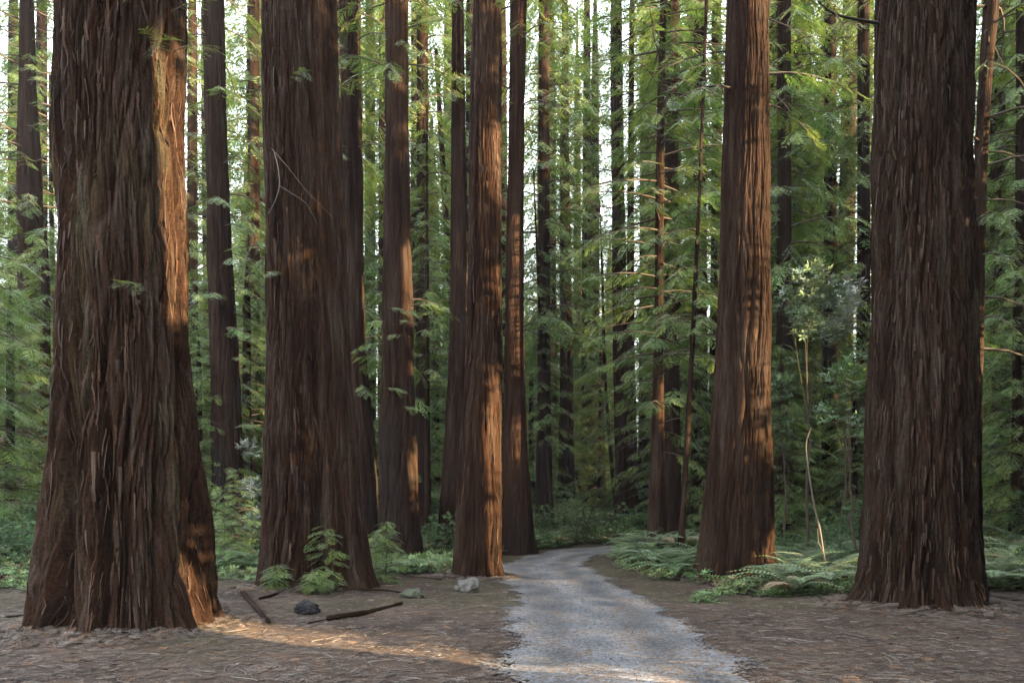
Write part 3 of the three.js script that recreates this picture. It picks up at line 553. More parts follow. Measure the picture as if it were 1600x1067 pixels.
{
  const spots = []; const r = rng(808);
  for (let k = 0; k < 13; k++) spots.push([7.6 + k * 2.05, 1.5 - k * 2.7, 18 + 4 * r()]);
  for (let k = 0; k < 11; k++) spots.push([12 + k * 2.5, 0.5 - k * 3.0, 23 + 5 * r()]);
  spots.forEach(([x, z, h], k) => {
    for (let q = 0; q < 12; q++) { let hit = false; for (let e = 0; e < 16; e += 0.5) hit ||= inLane(V(x, e, z), 0.35); if (!hit) break; z += q % 2 ? 0.25 * q : -0.25 * q; }
    const t = thing('young_redwood', 'bushy young redwood beside the clearing past the fern slope', 'tree', 'young redwoods shading the clearing'), y = G(x, z) - 0.05;
    t.position.set(x, y, z);
    const s = h / 12 * 0.8, a = part(t, 'trunk', youngStems[k % 2], M.bark); a.scale.setScalar(s);
    part(t, 'crown', crownGeo(1200 + k, { n: Math.round(h * 7.5), h0: 0.3, h1: h, len: 2.8, even: 1, dense: 2.1, size: 2.0, templates: BROAD, sag: 0.3, axis: () => [0, 0, 0.1], keep: (p, m) => !inLane(V(p.x + x, p.y + y, p.z + z), m) }), CROWN);
  });
}
{ // the great trunk whose straight edge cuts the light on the fluted giant
  const [x, z] = across(15, -1.0), t = thing('redwood_tree', 'great redwood standing in the clearing beside the bushy young redwoods', 'tree');
  t.position.set(x, G(x, z), z);
  part(t, 'trunk', trunkGeo(axisOf([[0, 680, 920], [700, 672, 928], [800, 650, 950]], 9.5, 0, 42, 0.2), { seed: 88, top: 42, seg: 90, step: 0.3, fineTo: 12, deep: 0.08, coarse: 0.8 }), M.bark);
  part(t, 'crown', crownGeo(88, { n: 40, h0: 26, h1: 41, len: 3.2, cone: 1, even: 1, dense: 2.4, size: 1.15, templates: THICK, axis: () => [0, 0, 0.3] }), CROWN);
}
console.log('shade built');

// ---------------------------------------------------------------- laurels and shrubs with broad leaves
const CLUSTER = (() => { const t = { p: [], i: [] }, r = rng(61); for (let k = 0; k < 9; k++) { const a = k * 2.4, e = (r() - 0.3) * 0.8, l = 0.7 + 0.5 * r(), x = 0.1 * k; blade(t, x, 0, 0, l * Math.cos(a) * 0.7 + 0.35, e * l, l * Math.sin(a), 0.17, 0.5); } return t; })();
function leafyGeo(seed, o) {                          // clumps: [x, y, z, radius]; leaves about o.leaf long
  const r = rng(seed), g = new Geo();
  for (const [cx, cy, cz, R] of o.clumps) {
    const n = Math.round(o.n * R * R);
    for (let k = 0; k < n; k++) {
      const a = r() * 6.283, u = r() * 2 - 1, q = R * Math.pow(r(), 0.45), s = Math.sqrt(1 - u * u), p = V(cx + q * s * Math.cos(a), cy + q * u * 0.75, cz + q * s * Math.sin(a));
      const d = V(s * Math.cos(a) + (r() - 0.5), u * 0.5 + (r() - 0.5) * 0.8, s * Math.sin(a) + (r() - 0.5)).normalize(), t = 0.6 + 0.8 * r(), c = o.tint[Math.floor(r() * o.tint.length)];
      g.put(CLUSTER, p, d, V((r() - 0.5), 1, (r() - 0.5)).normalize(), o.leaf * (0.7 + 0.6 * r()), c.map((w) => w * t));
    }
    const hub = V(cx, cy - 0.2 * R, cz), b0 = o.root ? V(...o.root) : V(0, 0, 0), way = b0.clone().lerp(hub, 0.5).add(V((r() - 0.5) * 0.3, -0.1 * R, (r() - 0.5) * 0.3));
    g.rod([b0, way.clone().lerp(b0, 0.5), way, hub], o.limb ?? 0.02, 0.008, 5, WOODC, 1);
    for (let k = 0; k < 5; k++) { const a = r() * 6.283, e = V(cx + Math.cos(a) * R * 0.75, cy + (r() - 0.3) * R * 0.7, cz + Math.sin(a) * R * 0.75); g.rod([hub, hub.clone().lerp(e, 0.5).add(V(0, 0.08 * R, 0)), e], 0.008, 0.003, 4, WOODC, 1); }
  }
  return g.build();
}
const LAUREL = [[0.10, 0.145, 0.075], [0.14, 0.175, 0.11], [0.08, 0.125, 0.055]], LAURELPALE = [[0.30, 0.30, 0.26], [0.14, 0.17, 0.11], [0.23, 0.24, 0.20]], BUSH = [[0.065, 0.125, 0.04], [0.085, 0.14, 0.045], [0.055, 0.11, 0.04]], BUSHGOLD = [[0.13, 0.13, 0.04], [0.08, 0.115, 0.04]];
function broadTree(px, d, clumpsPx, label, tint, seed, leaf = 0.15, n = 330) {   // clumps in photo pixels: [column, row, half width, extra distance]
  const x = pxX(px, d), y = G(x, -d), t = thing('laurel_tree', label, 'tree'); t.position.set(x, y - 0.05, -d);
  const clumps = clumpsPx.map(([a, b, w, e]) => [pxX(a, d + (e ?? 0)) - x, pxY(b, d + (e ?? 0)) - y, -(e ?? 0), w * d / F]), first = clumps[0];
  const g = new Geo(), r = rng(seed), root = [mix(0, first[0], 0.5), first[1] * 0.5, first[2] * 0.5], pts = [];
  for (let k = 0; k <= 6; k++) pts.push(V(root[0] * k / 6 + (r() - 0.5) * 0.12, root[1] * k / 6, root[2] * k / 6 + (r() - 0.5) * 0.12));
  g.rod(pts, 0.055, 0.025, 8, WOODC, 0);
  part(t, 'trunk', g.build(), M.twig);
  part(t, 'crown', leafyGeo(seed, { clumps, leaf, n, tint, root, limb: 0.015 }), [M.gloss, M.twig]);
}
broadTree(1262, 23, [[1265, 440, 34], [1235, 470, 22], [1292, 455, 26, 0.6], [1258, 500, 24, -0.3], [1290, 520, 20, 0.3]], 'grey-green laurel with glossy leaves, its crown before two trunks', LAUREL, 71);
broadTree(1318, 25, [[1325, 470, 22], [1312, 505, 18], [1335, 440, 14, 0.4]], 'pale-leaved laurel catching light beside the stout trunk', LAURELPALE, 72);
broadTree(1335, 20, [[1325, 590, 34], [1300, 640, 24], [1345, 545, 22, 0.4], [1345, 660, 24, 0.5], [1305, 580, 18, 0.5]], 'bright green laurel leaning out beside the shaggy giant', BUSH, 73, 0.12);
broadTree(1225, 25, [[1228, 600, 22], [1218, 660, 20], [1240, 560, 16, 0.4]], 'small green laurel between the sun-striped trunk and the grey-green laurel', BUSH, 74, 0.12);
broadTree(1575, 26, [[1570, 560, 34], [1600, 640, 30], [1560, 690, 26]], 'leafy laurel on the fern slope at the foot of the bare limbs', BUSH, 75, 0.13);
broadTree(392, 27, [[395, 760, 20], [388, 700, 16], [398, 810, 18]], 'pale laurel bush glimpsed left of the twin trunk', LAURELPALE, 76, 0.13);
const bushes = [1, 2, 3, 4].map((k) => { const r = rng(k * 91), clumps = []; for (let q = 0; q < 5; q++) clumps.push([(r() - 0.5) * 1.1, 0.35 + r() * 0.9, (r() - 0.5) * 1.1, 0.35 + 0.2 * r()]); return leafyGeo(300 + k, { clumps, leaf: 0.075, n: 330, tint: k === 4 ? BUSHGOLD : BUSH, limb: 0.012 }); });
const inWedge = (r, px0, px1, d0, d1) => { const d = mix(d0, d1, r()), x = pxX(mix(px0, px1, r()), d); return [x, -d]; };
const plantRng = rng(616);
function scatterThings(list, make) { for (const [px0, px1, d0, d1, n, ...rest] of list) for (let k = 0, tries = 0; k < n && tries < 200; tries++) { const [x, z] = inWedge(plantRng, px0, px1, d0, d1); if (!clearOf(x, z, 0.25)) continue; make(x, z, ...rest); k++; } }
scatterThings([
  [835, 905, 33, 46, 9, 'leafy green bush on the bank beyond the road bend', 'bushes beyond the bend', 1], [900, 1000, 30, 40, 8, 'leafy green bush on the bank beyond the road bend', 'bushes beyond the bend', 1],
  [640, 700, 26, 40, 7, 'leafy bush in the gap right of the burn-scarred redwood', 'bushes right of the burn scar', 1.1], [-40, 78, 20, 36, 14, 'leafy bush in the undergrowth left of the fluted giant', 'bushes left of the fluted giant', 1.1],
  [310, 410, 21, 36, 9, 'leafy bush between the fluted and twin trunks', 'bushes between the great trunks', 1], [1210, 1340, 20, 36, 9, 'leafy bush among ferns under the laurels', 'bushes under the laurels', 0.9], [1535, 1640, 18, 38, 12, 'leafy bush on the slope past the shaggy giant', 'bushes on the fern slope', 1], [1045, 1110, 30, 42, 6, 'leafy bush behind the thin leaning pole', 'bushes behind the leaning pole', 1],
], (x, z, label, group, s) => { const v = Math.floor(plantRng() * 3.4), t = shade(new THREE.Mesh(bushes[v], [M.leaf, M.twig])); t.name = numbered('leafy_bush'); tag(t, label, 'bush', group); t.position.set(x, G(x, z) - 0.06, z); t.rotation.y = plantRng() * 6.28; const k = s * (0.7 + 0.7 * plantRng()); t.scale.setScalar(k); labelled(t, (k > 1.15 ? 'large ' : k < 0.85 ? 'small ' : 'rounded ') + (v === 3 ? 'golden-green' : 'green') + ' leafy bush ' + near2(x, z)); scene.add(t); });

// ---------------------------------------------------------------- sword ferns
function frondGeo(seed, pairs) {
  const r = rng(seed), g = new Geo(), t = { p: [], i: [] }, rise = 1.3 + 0.25 * r(), curl = 1.5 + 0.9 * r(), sway = (r() - 0.5) * 0.25, P = (u) => { const a = rise - curl * u * 0.5; return [u * Math.cos(a), u * Math.sin(a) * (1 - 0.25 * u), sway * u * u]; };
  for (let k = 0; k < pairs; k++) { const u = 0.12 + 0.86 * k / pairs, [x, y, z] = P(u), [x2, y2] = P(u + 0.02), l = 0.15 * Math.pow(Math.sin(Math.PI * Math.pow(u, 0.62)), 0.7) + 0.012, sl = Math.hypot(x2 - x, y2 - y); for (const s of [-1, 1]) blade(t, x, y, z, (x2 - x) / sl * l * 0.3, (y2 - y) / sl * l * 0.3 - l * 0.18, s * l, 0.021, 0.35); }
  const c = [1, 1, 1]; g.put(t, V(0, 0, 0), V(1, 0, 0), V(0, 1, 0), 1, c);
  const pts = []; for (let k = 0; k <= 7; k++) pts.push(V(...P(k / 7))); g.rod(pts, 0.006, 0.002, 3, [0.9, 0.8, 0.6], 0);
  return g.build();
}
const fronds = [1, 2, 3, 4, 5].map((k) => frondGeo(k * 17, 18));
const fernMats = [rgb(0.075, 0.125, 0.038), rgb(0.09, 0.135, 0.045), rgb(0.095, 0.13, 0.058), rgb(0.16, 0.11, 0.055)].map((c) => std({ color: c, transmission: 0.35, thickness: 0, roughness: 0.6, specularIntensity: 0.4, side: THREE.DoubleSide }));
function fern(x, z, label, group, size, n = 13) {
  const t = thing('sword_fern', label, 'fern', group); t.position.set(x, G(x, z) - 0.02, z); t.rotation.y = plantRng() * 6.28;
  const m = Math.floor(plantRng() * 3); labelled(t, (size > 0.88 ? 'large ' : size > 0.7 ? 'middling ' : 'small ') + ['deep green', 'green', 'grey-green'][m] + ' sword fern ' + near2(x, z));
  for (let k = 0; k < n; k++) { const f = part(t, 'frond', fronds[Math.floor(plantRng() * 5)], plantRng() < 0.07 ? fernMats[3] : fernMats[m]); f.rotation.set(0, k * 2.4 + plantRng() * 0.6, (plantRng() - 0.6) * 0.5, 'YXZ'); f.scale.setScalar(size * 1.4 * (0.65 + 0.5 * plantRng())); }
}
scatterThings([
  [925, 1005, 19, 25, 16, 'sword fern massed on the inside bank of the road bend', 'ferns inside the bend', 0.85, 13], [1000, 1095, 18.5, 24, 18, 'sword fern massed on the inside bank of the road bend', 'ferns inside the bend', 0.95, 14], [1000, 1095, 24, 32, 12, 'sword fern massed on the inside bank of the road bend', 'ferns inside the bend', 0.9, 11],
  [1208, 1330, 14.5, 20, 20, 'sword fern between the sun-striped trunk and the shaggy giant', 'ferns between the two trunks', 0.95, 14], [1208, 1335, 20, 30, 22, 'sword fern between the sun-striped trunk and the shaggy giant', 'ferns between the two trunks', 0.9, 11],
  [1545, 1620, 13.5, 19, 9, 'sword fern on the slope past the shaggy giant', 'ferns on the slope', 0.8, 12], [1540, 1640, 19, 32, 22, 'sword fern on the slope past the shaggy giant', 'ferns on the slope', 0.9, 11],
  [480, 600, 16.0, 19, 9, 'small sword fern at the foot of the twin trunk', 'ferns at the twin trunk', 0.55, 10], [600, 705, 18.5, 24, 12, 'small sword fern between the twin trunk and the sunlit roadside trunk', 'ferns near the roadside trunk', 0.55, 10],
  [0, 75, 19, 30, 10, 'sword fern in the undergrowth left of the fluted giant', 'ferns left of the fluted giant', 0.8, 10], [330, 410, 17, 28, 10, 'sword fern between the fluted and twin trunks', 'ferns between the great trunks', 0.8, 10],
  [835, 915, 29.5, 36, 14, 'sword fern along the far edge of the road bend', 'ferns along the far road edge', 0.85, 10], [786, 840, 27, 30, 4, 'small sword fern at the foot of the bend tree', 'ferns at the bend tree', 0.5, 9],
], (x, z, label, group, size, n) => fern(x, z, label, group, size, n));
console.log('plants built');

// ---------------------------------------------------------------- redwood sprouts, sprigs and bare limbs near by
function sprout(px, d, h, label, seed, n = 40) {
  const x = pxX(px, d), t = thing('redwood_sprout', label, 'sapling'); t.position.set(x, G(x, -d) - 0.03, -d);
  part(t, 'stem', (() => { const g = new Geo(); g.rod([V(0, 0, 0), V(0.03, h * 0.5, 0.02), V(0, h, 0)], 0.018, 0.005, 5, WOODC, 0); return g.build(); })(), M.twig);
  part(t, 'foliage', crownGeo(seed, { n, h0: 0.1, h1: h, len: h * 0.42, cone: 1, even: 1, dense: 9, size: 0.36, rise: 0.3, sag: 0.3, axis: () => [0, 0, 0.01] }), CROWN);
}
sprout(508, 15.6, 1.35, 'dark bushy redwood sprout at the foot of the twin trunk', 401, 36);
sprout(602, 17.2, 1.5, 'taller feathery redwood sprout between the twin and burn-scarred trunks', 402);
sprout(586, 18.5, 1.2, 'short feathery redwood sprout behind the mossy stick', 403, 30);
sprout(432, 15.2, 0.55, 'low redwood sprout spreading over the ground before the brown stem', 404, 22);
sprout(492, 14.9, 0.5, 'low redwood sprout next to the charred wood chunk', 405, 22);
sprout(350, 22, 2.6, 'redwood sapling below the grey two-stemmed redwood', 406, 50);
sprout(372, 25, 3.2, 'slender redwood sapling nearest the twin trunk in the gap', 407, 50);
function sprig(tree, px, py, len, toward, up, seed, mats = CROWN) {         // a twig with needles growing from a trunk
  const h = pxY(py, tree.d) - tree.y0, g = new Geo(), r = rng(seed), rr = tree.ax.at(h)[1], x = pxX(px, tree.d) - tree.ax.x0 - tree.ax.at(h)[0], q = clamp(x / rr, -0.98, 0.98), b = V(tree.ax.at(h)[0] + q * rr, h, Math.sqrt(1 - q * q) * rr * 0.95), d = V(...toward).normalize(), pts = [];
  for (let k = 0; k <= 4; k++) { const t = k / 4; pts.push(b.clone().addScaledVector(d, len * t).add(V(0, len * (up * t - 0.3 * t * t), 0))); }
  const wood = new Geo(); wood.rod(pts, 0.010, 0.003, 5, WOODC, 0);
  for (let k = 0; k < 9; k++) { const t = 0.25 + 0.75 * k / 9, i = Math.min(3, Math.floor(t * 4)), p = pts[i].clone().lerp(pts[i + 1], t * 4 - i), dd = d.clone().add(V((r() - 0.5) * 1.4, -0.3 + (r() - 0.5) * 0.5, (r() - 0.5) * 1.2)).normalize(); g.put(tree === bigOld ? FINE[k % 2] : SPRAYS[k % 4], p, dd, V((r() - 0.5) * 0.6, 1, 0.3).normalize(), 0.32 * (0.7 + 0.6 * r()), leafTint(r, 0.3)); }
  const m = part(tree.obj, 'branch', wood.build(), M.twig); part(m, 'foliage', g.build(), M.leaf); m.userData.label = 'leafy sprig on the trunk'; return m;
}
sprig(bigOld, 235, 60, 0.55, [0.3, 0, 1], 0.2, 1); sprig(bigOld, 262, 110, 0.45, [0.6, 0, 0.8], 0.2, 2); sprig(bigOld, 250, 470, 0.40, [0.2, 0, 1], 0.1, 3); sprig(bigOld, 285, 30, 0.6, [1, 0, 0.4], 0.3, 4); sprig(bigOld, 288, 90, 0.6, [1, 0, 0.2], 0.3, 5);
sprig(twinA, 440, 440, 0.4, [0.1, 0, 1], 0.1, 6); sprig(twinA, 418, 390, 0.6, [-0.8, 0, 0.6], 0.1, 7); sprig(twinA, 470, 150, 0.7, [0.5, 0, 0.8], 0.2, 8); sprig(litPost, 765, 30, 0.7, [0.6, 0, 0.7], 0.2, 9);
for (let k = 0; k < 6; k++) { const r = rng(k + 70); sprig(burnt, 598 + r() * 44, 480 + r() * 180, 0.7, [r() * 2 - 1, 0, 0.8], 0.1, 50 + k); }
function bareLimb(tree, pts, r0, mat, label) {        // photo points [column, row, nearer by metres] along a limb of that tree
  const g = new Geo(), w = pts.map(([a, b, e]) => { const d = tree.d - e; return V(pxX(a, d) - tree.ax.x0, pxY(b, d) - tree.y0, e); }), c = new THREE.CatmullRomCurve3(w).getPoints(14);
  g.rod(c, r0, r0 * 0.3, 6, WOODC, 0); part(tree.obj, 'branch', g.build(), mat).userData.label = label;
}
bareLimb(rightGiant, [[1372, 36, 0], [1340, 30, 0.5], [1302, 20, 0.9], [1272, -4, 1.2]], 0.03, M.twig, 'bare forked limb');
bareLimb(rightGiant, [[1306, 20, 0.9], [1316, 36, 1.0], [1327, 54, 1.2]], 0.016, M.twig, 'bare forked limb');
bareLimb(litRight, [[1196, 28, 0], [1220, 36, 0.4], [1248, 50, 0.8], [1270, 68, 1.1]], 0.02, M.twig, 'bare drooping limb');
bareLimb(litRight, [[1200, 140, 0], [1222, 158, 0.5], [1234, 172, 0.8]], 0.014, M.twig, 'bare drooping limb');
bareLimb(twinA, [[428, 238, 0.9], [434, 262, 1.0], [436, 290, 1.1], [430, 312, 1.2], [419, 334, 1.25]], 0.010, M.greyTwig, 'bleached dead twig');
bareLimb(twinA, [[436, 290, 1.1], [452, 300, 1.2], [478, 318, 1.2], [496, 352, 1.2]], 0.006, M.greyTwig, 'bleached dead twig');
bareLimb(twinA, [[424, 232, 0.9], [450, 262, 1.1], [482, 302, 1.2], [520, 340, 1.2]], 0.005, M.greyTwig, 'bleached dead twig');

// ---------------------------------------------------------------- wood and stone on the ground
function logGeo(seed, len, r, tone, o = {}) {
  const ax = { at: (h) => [(o.bend ?? 0) * len * Math.sin(Math.PI * h / len), h < 0 || h > len ? 0.002 : r * (1 - 0.35 * h / len) * Math.sqrt(clamp(Math.min(h, len - h) / (0.35 * r), 0.02, 1))] };
  const g = trunkGeo({ at: (h) => ax.at(clamp(h, 0, len)) }, { seed, top: len, seg: o.seg ?? 18, step: Math.max(0.02, len / 60), fineTo: len, deep: Math.min(0.02, r * 0.25), coarse: o.coarse ?? 2.5, lobe: 0.2, root: 0, toe: 0, tone, char: o.char });
  return g;
}
function log(name, label, category, a, b, r, tone, seed, o = {}) {   // a, b: [photo column, row] of the two ends on the ground, or with a height above it
  const P = ([px, py, lift]) => { const d = groundD(px, py), x = pxX(px, d); return V(x, G(x, -d) + r * 0.55 + (lift ?? 0), -d); }, A = P(a), B = P(b), t = shade(new THREE.Mesh(logGeo(seed, A.distanceTo(B), r, tone, o), M.bark));
  t.name = numbered(name); tag(t, label, category); t.position.copy(A); t.quaternion.setFromUnitVectors(V(0, 1, 0), B.sub(A).normalize()); scene.add(t); return t;
}
log('fallen_branch', 'mossy fallen branch lying on the litter before the twin trunk', 'branch', [512, 972], [628, 945], 0.055, [1.0, 1.15, 0.9], 201, { bend: 0.03 });
log('fallen_branch', 'broken pale branch on the slope between the fluted and twin trunks', 'branch', [378, 930], [420, 982], 0.05, [1.2, 1.2, 1.2], 202);
log('fallen_log', 'mossy fallen log at the edge of the litter left of the fluted giant', 'log', [-40, 918], [84, 905], 0.16, [0.9, 1.1, 0.8], 203);
log('fallen_log', 'long rotting log among the ferns of the inside bank', 'log', [1010, 872], [1090, 893], 0.14, [0.75, 0.8, 0.65], 204);
log('fallen_log', 'dark thick log lying across the bank beyond the road bend', 'log', [900, 838], [985, 822], 0.45, [0.6, 0.62, 0.58], 205);
log('fallen_pole', 'pale fallen pole slanting down to the far road edge', 'log', [848, 848], [920, 806, 1.2], 0.09, [1.6, 1.6, 1.55], 206);
log('fallen_branch', 'thin stick in the litter right of the sun-striped redwood', 'branch', [1085, 938], [1150, 928], 0.02, [1.3, 1.2, 1.1], 207);
log('fallen_branch', 'straight stick lying beside the small stone by the roadside trunk', 'branch', [628, 902], [690, 908], 0.035, [1.3, 1.3, 1.25], 208);
log('fallen_branch', 'short stick in the litter left of the fluted giant', 'branch', [8, 968], [62, 965], 0.02, [0.7, 0.7, 0.7], 209);
log('fallen_branch', 'crooked dead stick at the foot of the brown twin stem', 'branch', [405, 938], [452, 924], 0.03, [1.2, 1.15, 1.1], 221, { bend: 0.06 });
log('fallen_branch', 'thin stick lying under the feathery sprouts behind the mossy branch', 'branch', [560, 925], [640, 930], 0.022, [1.4, 1.35, 1.3], 222, { bend: -0.04 });
log('fallen_branch', 'long thin stick on the duff in front of the shaggy giant', 'branch', [1390, 1008], [1500, 998], 0.016, [1.3, 1.2, 1.1], 223, { bend: 0.05 });
log('fallen_branch', 'short crooked stick beside the right road edge on brown duff', 'branch', [1180, 985], [1228, 978], 0.014, [1.4, 1.3, 1.2], 224, { bend: 0.08 });
log('fallen_branch', 'thin stick on the duff before the fluted giant', 'branch', [165, 1040], [262, 1048], 0.012, [1.5, 1.4, 1.3], 225, { bend: 0.04 });
log('fallen_branch', 'curved stick on bare duff halfway between twin trunk and road', 'branch', [640, 985], [700, 978], 0.014, [1.5, 1.4, 1.3], 226, { bend: 0.10 });
{ // leaning pole that catches the sun on the bank
  const t = shade(new THREE.Mesh(logGeo(210, 3.0, 0.16, [1, 1, 1]), M.bark)); t.name = numbered('leaning_pole'); tag(t, 'leaning broken pole at the foot of the black-footed pale redwood', 'pole');
  const d = 54, x = pxX(914, d), y = G(x, -d) - 0.1; t.position.set(x, y, -d); t.rotation.z = 0.22; scene.add(t);
}
function stone(name, label, px, py, size, seed, base, squash) {
  const g = new THREE.IcosahedronGeometry(1, 5), p = g.attributes.position, col = [];
  for (let k = 0; k < p.count; k++) { const v = V(p.getX(k), p.getY(k), p.getZ(k)), f = 1 + 0.28 * n3(v.x * 1.3 + seed, v.y * 1.3, v.z * 1.3) + 0.07 * n3(v.x * 4, v.y * 4 + seed, v.z * 4) + 0.03 * n3(v.x * 11, v.y * 11, v.z * 11 + seed) + (name === 'rock' ? 0.22 * Math.round(3 * n3(v.x * 1.7, v.y * 1.7 + seed, v.z * 1.7)) / 3 : 0.5 * Math.abs(n3(v.x * 5 + seed, v.y * 1.2, v.z * 5))); v.multiplyScalar(f * size); v.y *= squash; p.setXYZ(k, v.x, v.y, v.z); const t = 0.85 + 0.5 * n3(v.x * 14 + seed, v.y * 14, v.z * 14) + 0.3 * n3(v.x * 40, v.y * 40, v.z * 40); col.push(...base.map((c) => c * t)); }
  g.setAttribute('color', new THREE.Float32BufferAttribute(col, 3)); g.computeVertexNormals();
  const d = groundD(px, py), x = pxX(px, d), m = shade(new THREE.Mesh(g, M.stone)); m.name = numbered(name); tag(m, label, name === 'rock' ? 'rock' : 'wood'); m.position.set(x, G(x, -d) + size * squash * 0.45, -d); m.rotation.y = seed; scene.add(m); return m;
}
stone('rock', 'grey angular rock at the foot of the sunlit roadside trunk', 730, 924, 0.26, 2.3, [0.085, 0.078, 0.068], 0.75);
stone('rock', 'low mossy rock left of the angular rock', 645, 934, 0.24, 5.1, [0.05, 0.053, 0.034], 0.5);
stone('charred_chunk', 'black charred chunk of wood before the twin trunk', 480, 960, 0.18, 7.7, [0.016, 0.015, 0.015], 0.7);
{ // bleached, bowed sapling stem among the ferns
  const d = 17.5, x0 = pxX(1293, d), y0 = G(x0, -d), t = thing('dead_sapling', 'bleached bowed sapling stem rising from the ferns under the laurels', 'sapling'), g = new Geo();
  t.position.set(x0, y0 - 0.05, -d);
  const pts = new THREE.CatmullRomCurve3([[1295, 905], [1288, 870], [1282, 830], [1272, 785], [1264, 735], [1260, 700], [1262, 684], [1268, 670]].map(([a, b]) => V(pxX(a, d) - x0, pxY(b, d) - y0 + 0.05, 0))).getPoints(24);
  g.rod(pts, 0.028, 0.008, 7, [1, 1, 1], 0); part(t, 'stem', g.build(), std({ color: rgb(0.09, 0.072, 0.054) }));
  const b = new Geo(); b.rod([pts[4], pts[4].clone().add(V(-0.16, 0.25, 0.1)), pts[4].clone().add(V(-0.2, 0.6, 0.15))], 0.012, 0.004, 5, [1, 1, 1], 0); part(t, 'branch', b.build(), std({ color: rgb(0.09, 0.072, 0.054) }));
}
{ // roots of the shaggy giant running over the ground
  const r = rng(55), R = rightGiant.ax.at(0)[1];
  for (const [a, l] of [[0.15, 1.5], [0.45, 1.2], [-0.2, 1.7], [0.8, 0.8], [1.3, 0.6], [2.3, 0.7], [-0.5, 1.4]]) {
    const g = new Geo(), pts = [];
    for (let k = 0; k <= 8; k++) { const t = k / 8, q = R * 0.8 + l * t, aa = a + 0.35 * Math.sin(t * 3 + a * 5), x = Math.cos(aa) * q, z = Math.sin(aa) * q; pts.push(V(x, G(rightGiant.ax.x0 + x, -rightGiant.d + z) - rightGiant.y0 + 0.10 * (1 - t) + 0.03 * r() - 0.02, z)); }
    for (const p of pts) { p.x += (r() - 0.5) * 0.08; p.z += (r() - 0.5) * 0.08; p.y += (r() - 0.6) * 0.05; } g.rod(pts, 0.075, 0.012, 8, WOODC, 0); part(rightGiant.obj, 'root', g.build(), std({ color: rgb(0.04, 0.031, 0.024) }));
  }
}

// ---------------------------------------------------------------- litter, gravel and ground cover
function scatter(name, label, category, geo, mat, n, seed, where, color) {
  const r = rng(seed), list = [], m = new THREE.Matrix4(), q = new THREE.Quaternion(), e = new THREE.Euler();
  for (let k = 0, tries = 0; k < n && tries < n * 12; tries++) { const s = where(r); if (!s) continue; list.push(s); k++; }
  const im = shade(new THREE.InstancedMesh(geo, mat, list.length)), c = new THREE.Color();
  list.forEach(([x, y, z, rx, ry, rz, sx, sy, sz], k) => { e.set(rx, ry, rz, 'YXZ'); m.compose(V(x, y, z), q.setFromEuler(e), V(sx, sy ?? sx, sz ?? sx)); im.setMatrixAt(k, m); const [a, b, d] = color(r, x, z); im.setColorAt(k, c.setRGB(a, b, d)); });
  im.name = name; im.userData = { kind: 'stuff', label, category }; scene.add(im); return im;
}
const twigGeo = (() => { const g = new Geo(); g.rod([V(0, 0, 0), V(0.3, 0.02, 0.06), V(0.65, 0.01, 0.02), V(1, 0.03, -0.08)], 0.02, 0.008, 3, [1, 1, 1], 0); return g.build(); })();
const dryGeo = (() => { const g = new Geo(); g.put(sprayTemplate(77, 6, 0.03), V(0, 0.05, 0), V(1, 0, 0), V(0, 1, 0), 1, [1, 1, 1]); return g.build(); })();
const coverGeo = (() => { const g = new Geo(), r = rng(12); for (let k = 0; k < 11; k++) { const a = r() * 6.28, q = 0.6 * Math.sqrt(r()); g.put(CLUSTER, V(Math.cos(a) * q, 0.12 + 0.3 * r(), Math.sin(a) * q), V(Math.cos(a), 0.3 * r(), Math.sin(a)), V((r() - 0.5) * 0.5, 1, (r() - 0.5) * 0.5).normalize(), 0.16 + 0.12 * r(), [1, 1, 1]); } return g.build(); })();
const nearGround = (r, d0, d1) => { const d = d0 * Math.pow(d1 / d0, r()), x = (r() * 2 - 1) * (0.72 * d + 0.5); return [x, -d]; };
const free = (x, z, gap) => TREES.every(([a, b, q]) => q < 0.35 || Math.hypot(a - x, b - z) > q * 0.9 + gap);
const plainTwig = std({ roughness: 1 }), dryMat = std({ roughness: 1, side: THREE.DoubleSide });
scatter('leaf_litter', 'fallen brown redwood needles strewn over the forest floor', 'litter', dryGeo, dryMat, 44000, 71, (r) => { let [x, z] = nearGround(r, 5.5, 26); const foot = r() < 0.22; if (foot) { const m = mounds[Math.floor(r() * mounds.length)], a = r() * 6.28, q = m[2] * (0.62 + 0.45 * r()); x = m[0] + Math.cos(a) * q; z = m[1] + Math.sin(a) * q; } else if (roadDist(x, z) < 1.3 && r() < 0.93 || !free(x, z, 0)) return null; return [x, G(x, z) + 0.004 + (foot ? 0.05 * r() : 0), z, (r() - 0.5) * (foot ? 1.2 : 0.5), r() * 6.28, (r() - 0.5) * 0.5, 0.08 + 0.18 * r() * r()]; },
  (r) => { const k = 0.55 + 0.9 * r(), t = r(); return t < 0.6 ? [0.075 * k, 0.055 * k, 0.041 * k] : t < 0.9 ? [0.085 * k, 0.071 * k, 0.058 * k] : [0.11 * k, 0.06 * k, 0.032 * k]; });
scatter('twig_litter', 'grey and brown twigs strewn over the forest floor', 'litter', twigGeo, plainTwig, 7000, 72, (r) => { const [x, z] = nearGround(r, 5.5, 30); if (roadDist(x, z) < 1.9 && r() < 0.9 || !free(x, z, 0)) return null; return [x, G(x, z) + 0.006, z, 0, r() * 6.28, (r() - 0.5) * 0.12, 0.08 + 0.40 * r() ** 3, 0.25, 0.25]; },
  (r) => { const k = 0.5 + 1.1 * r() * r(), t = r(); return t < 0.7 ? [0.09 * k, 0.07 * k, 0.054 * k] : [0.15 * k, 0.13 * k, 0.11 * k]; });
const pebble = new THREE.IcosahedronGeometry(1, 0); pebble.scale(1, 0.6, 1);
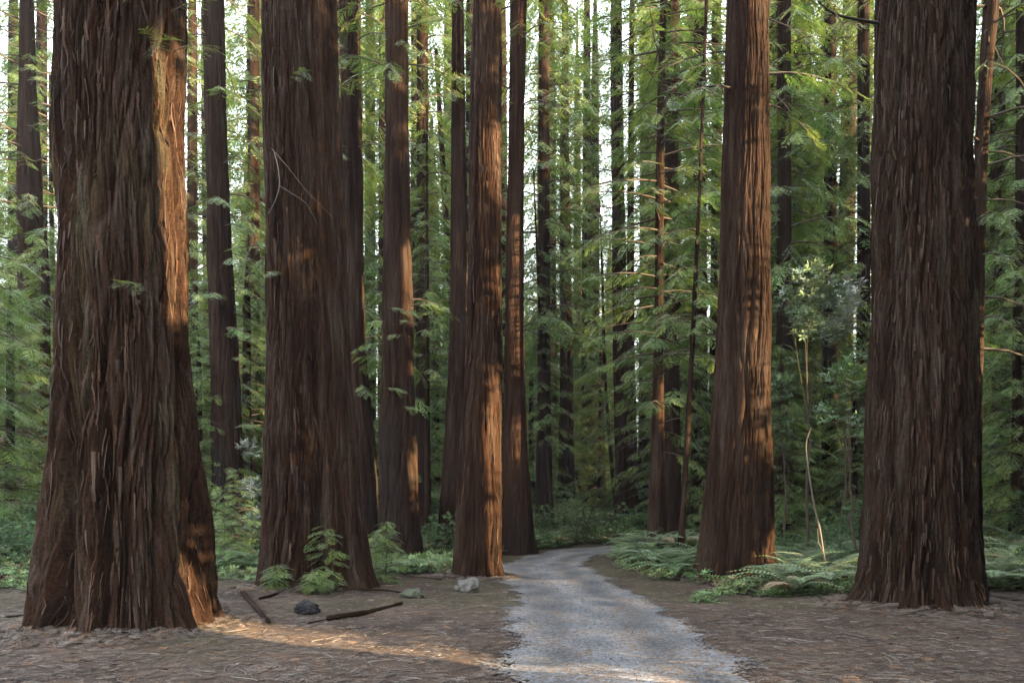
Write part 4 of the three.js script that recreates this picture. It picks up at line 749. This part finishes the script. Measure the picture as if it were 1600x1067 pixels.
scatter('gravel', 'loose grey stones on the road', 'gravel', pebble, std({ roughness: 0.9 }), 5000, 73, (r) => { const t = Math.pow(r(), 1.6) * 0.72, p = roadCurve.getPointAt(clamp(t + 0.12, 0, 1)), q = roadCurve.getTangentAt(clamp(t + 0.12, 0, 1)), o = (r() + r() + r() - 1.5) * 1.5, x = p.x - q.z * o, z = p.z + q.x * o; return [x, G(x, z) + 0.028 - 0.012 * Math.abs(o), z, r(), r() * 6, r(), 0.006 + 0.014 * r() * r()]; },
  (r) => { const k = 0.5 + 0.8 * r(); return [0.075 * k, 0.075 * k, 0.074 * k]; });
const wild = (x, z) => { const d = -z; if (x > 4 && d < 14.6 + 0.6 * n3(x, 3, z)) return -9; const  p = n3(x * 0.3, 2.2, z * 0.3) * 6 + n3(x * 1.1, 5.2, z * 1.1) * 2.5; return x < 1 ? d - 19.5 + p + (x < -9 ? 4 : 0) : Math.max(d - 21, (x - 4.6) * 1.6 - 1 + (d - 14) * 0.4) + p; };
scatter('ground_cover', 'low green sorrel and seedlings covering the forest floor', 'ground cover', coverGeo, std({ roughness: 0.8, transmission: 0.3, thickness: 0, side: THREE.DoubleSide }), 26000, 74, (r) => { const [x, z] = nearGround(r, 11, 95); if (wild(x, z) < 6 * r() - 1 || roadDist(x, z) < 2.3 || !free(x, z, 0)) return null; const s = (0.35 + 0.5 * r()) * clamp(-z / 26, 0.6, 1.8); return [x, G(x, z) - 0.03, z, 0, r() * 6.28, 0, s, s * (0.6 + 0.8 * r()), s]; },
  (r, x, z) => { const k = 0.5 + 0.9 * r(), y = r(); return y < 0.9 ? [(0.075 + 0.04 * y) * k, 0.135 * k, 0.045 * k] : [0.17 * k, 0.12 * k, 0.055 * k]; });
console.log('floor built');
{ let tris = 0; const seen = new Set(); scene.traverse((o) => { if (o.isMesh && !seen.has(o.geometry)) { seen.add(o.geometry); tris += o.geometry.index ? o.geometry.index.count / 3 : o.geometry.attributes.position.count / 3; } }); console.log('triangles', Math.round(tris)); }
//#MAIN

renderer.render(scene, camera);
